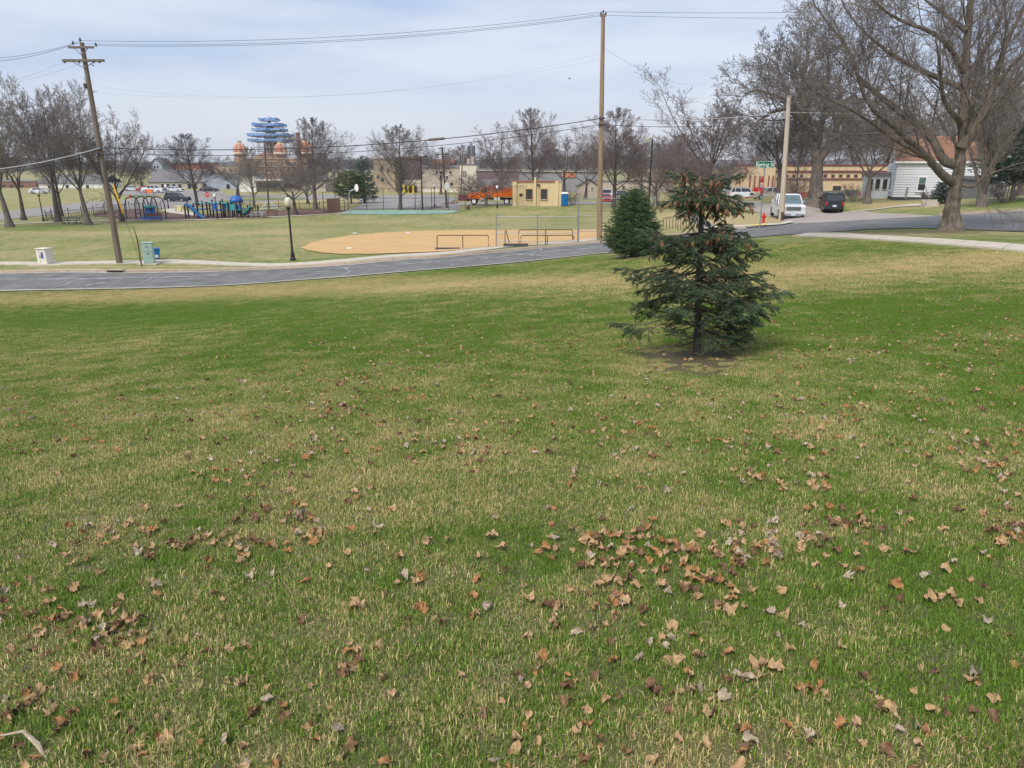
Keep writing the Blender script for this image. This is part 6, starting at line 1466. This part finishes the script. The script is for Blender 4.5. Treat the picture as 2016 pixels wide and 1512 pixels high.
def scatter():
    r=random.Random(9); L=[]
    CL=[(140,1235,110,45,38),(60,1400,80,60,16),(245,1250,60,50,26),(1290,1080,150,45,60),(1180,1080,70,40,22),(1320,1290,70,45,16),(1430,1100,70,35,26),(650,805,40,18,34),(600,1055,60,25,14),(430,1080,90,30,26),(490,930,90,30,26),(700,770,120,45,40),(900,890,60,25,14),
        (1130,670,60,10,14),(1480,945,50,15,12),(1660,1030,60,30,18),(1980,1050,40,45,28),(1960,940,60,90,26),(1600,960,60,40,12),(1390,1160,60,40,22),(1240,1190,90,40,18),(700,1300,60,30,8),(520,1010,60,25,14),(230,1060,80,40,20),(900,715,140,30,36),(1560,1070,90,35,22),(1850,680,150,60,30),(1430,1330,160,60,16),(760,740,80,20,20)]
    for cu,cv,su,sv,n in CL:
        for _ in range(n): L.append((r.gauss(cu,su*.6),r.gauss(cv,sv*.6)))
    for _ in range(420): L.append((r.uniform(-40,2060),r.uniform(900,1530)))
    for _ in range(1000): L.append((r.uniform(-40,2060),r.uniform(640,900)))
    for _ in range(520): L.append((r.uniform(500,2060),r.uniform(575,700)))
    P=[(hit(u,v),v) for u,v in L if 560<v<1540]
    P.sort(key=lambda a:a[0].y)
    ind,rest=P[:300],P[300:]
    def pick():
        k=r.choices(range(4),(5,2.6,1.6,2.2))[0]; return k,r.choice(LM[k])
    for p,v in ind:
        k,me=pick(); s=r.uniform(.5,1.0)
        if r.random()<.06: s*=1.35
        tag(ob('dry_leaf',me,loc=p+Vector((0,0,.004+r.uniform(0,.014))),rot=(r.uniform(-.7,.7),r.uniform(-.7,.7),r.uniform(0,6.28)),scale=(s,s*r.uniform(.45,1),s)),KINDS[k][1],'leaf',KINDS[k][2])
    V=[[] for _ in range(4)]; F=[[] for _ in range(4)]
    bm=bmesh.new(); out=bpy.data.meshes.new('leaf_litter')
    for k in range(4): out.materials.append(MT[KINDS[k][0]])
    VV,FF,MI=[],[],[]
    for p,v in rest:
        k,me=pick(); s=r.uniform(.6,1.15)
        M=Matrix.Translation(p+Vector((0,0,.018)))@Matrix.Rotation(r.uniform(0,6.28),4,'Z')@Matrix.Rotation(r.uniform(-.7,.7),4,'X')@Matrix.Diagonal((s,s*r.uniform(.6,1),s,1))
        o=len(VV); VV+=[tuple(M@vv.co) for vv in me.vertices]; FF+=[tuple(i+o for i in pl.vertices) for pl in me.polygons]; MI+=[k]*len(me.polygons)
    bm.free(); out.from_pydata(VV,[],FF); out.polygons.foreach_set('material_index',MI); out.update()
    struct(ob('leaf_litter',out),'stuff')
scatter()
# straw bits and short twigs lying in the grass at the lower left
p=hit(40,1478); m=MB()
m.tube([(-.10,.02,.035),(0,.03,.05),(.07,-.01,.035),(.12,-.05,.01)],[.002,.006,.008,.002],5)
tag(m.build('husk','leaf2',loc=p),'pale curved dry husk lying in the grass among tan leaves','husk')
# a bird high over the park
p=at(1121,155,60); m=MB(); m.tube([(-.12,0,0),(-.03,0,.01),(.06,0,.01),(.13,0,0)],[.005,.03,.028,.006],6); m.add([(-.03,0,.02),(.04,0,.02),(.0,.2,.06),(-.05,.2,.05),(-.03,0,.02),(.04,0,.02),(.0,-.2,.06),(-.05,-.2,.05)],[(0,1,2,3),(7,6,5,4)])
tag(m.build('bird','dark',loc=p),'small dark bird flying high over the ballfield','bird')

# ------------------------------------------------------------------ haze
HAZE=.0002
hz=MB().b2((-2300,-60,-9),(2300,2600,72)).build('haze','white'); hz.data.materials.clear()
hm=bpy.data.materials.new('haze'); hm.use_nodes=True; hn=hm.node_tree; hn.nodes.clear()
ho=hn.nodes.new('ShaderNodeOutputMaterial'); hv=hn.nodes.new('ShaderNodeVolumePrincipled')
hv.inputs['Color'].default_value=(.80,.87,1.0,1); hv.inputs['Density'].default_value=HAZE; hv.inputs['Anisotropy'].default_value=.2
hn.links.new(hv.outputs[0],ho.inputs['Volume']); hz.data.materials.append(hm); struct(hz,'stuff')
scene.cycles.volume_bounces=0
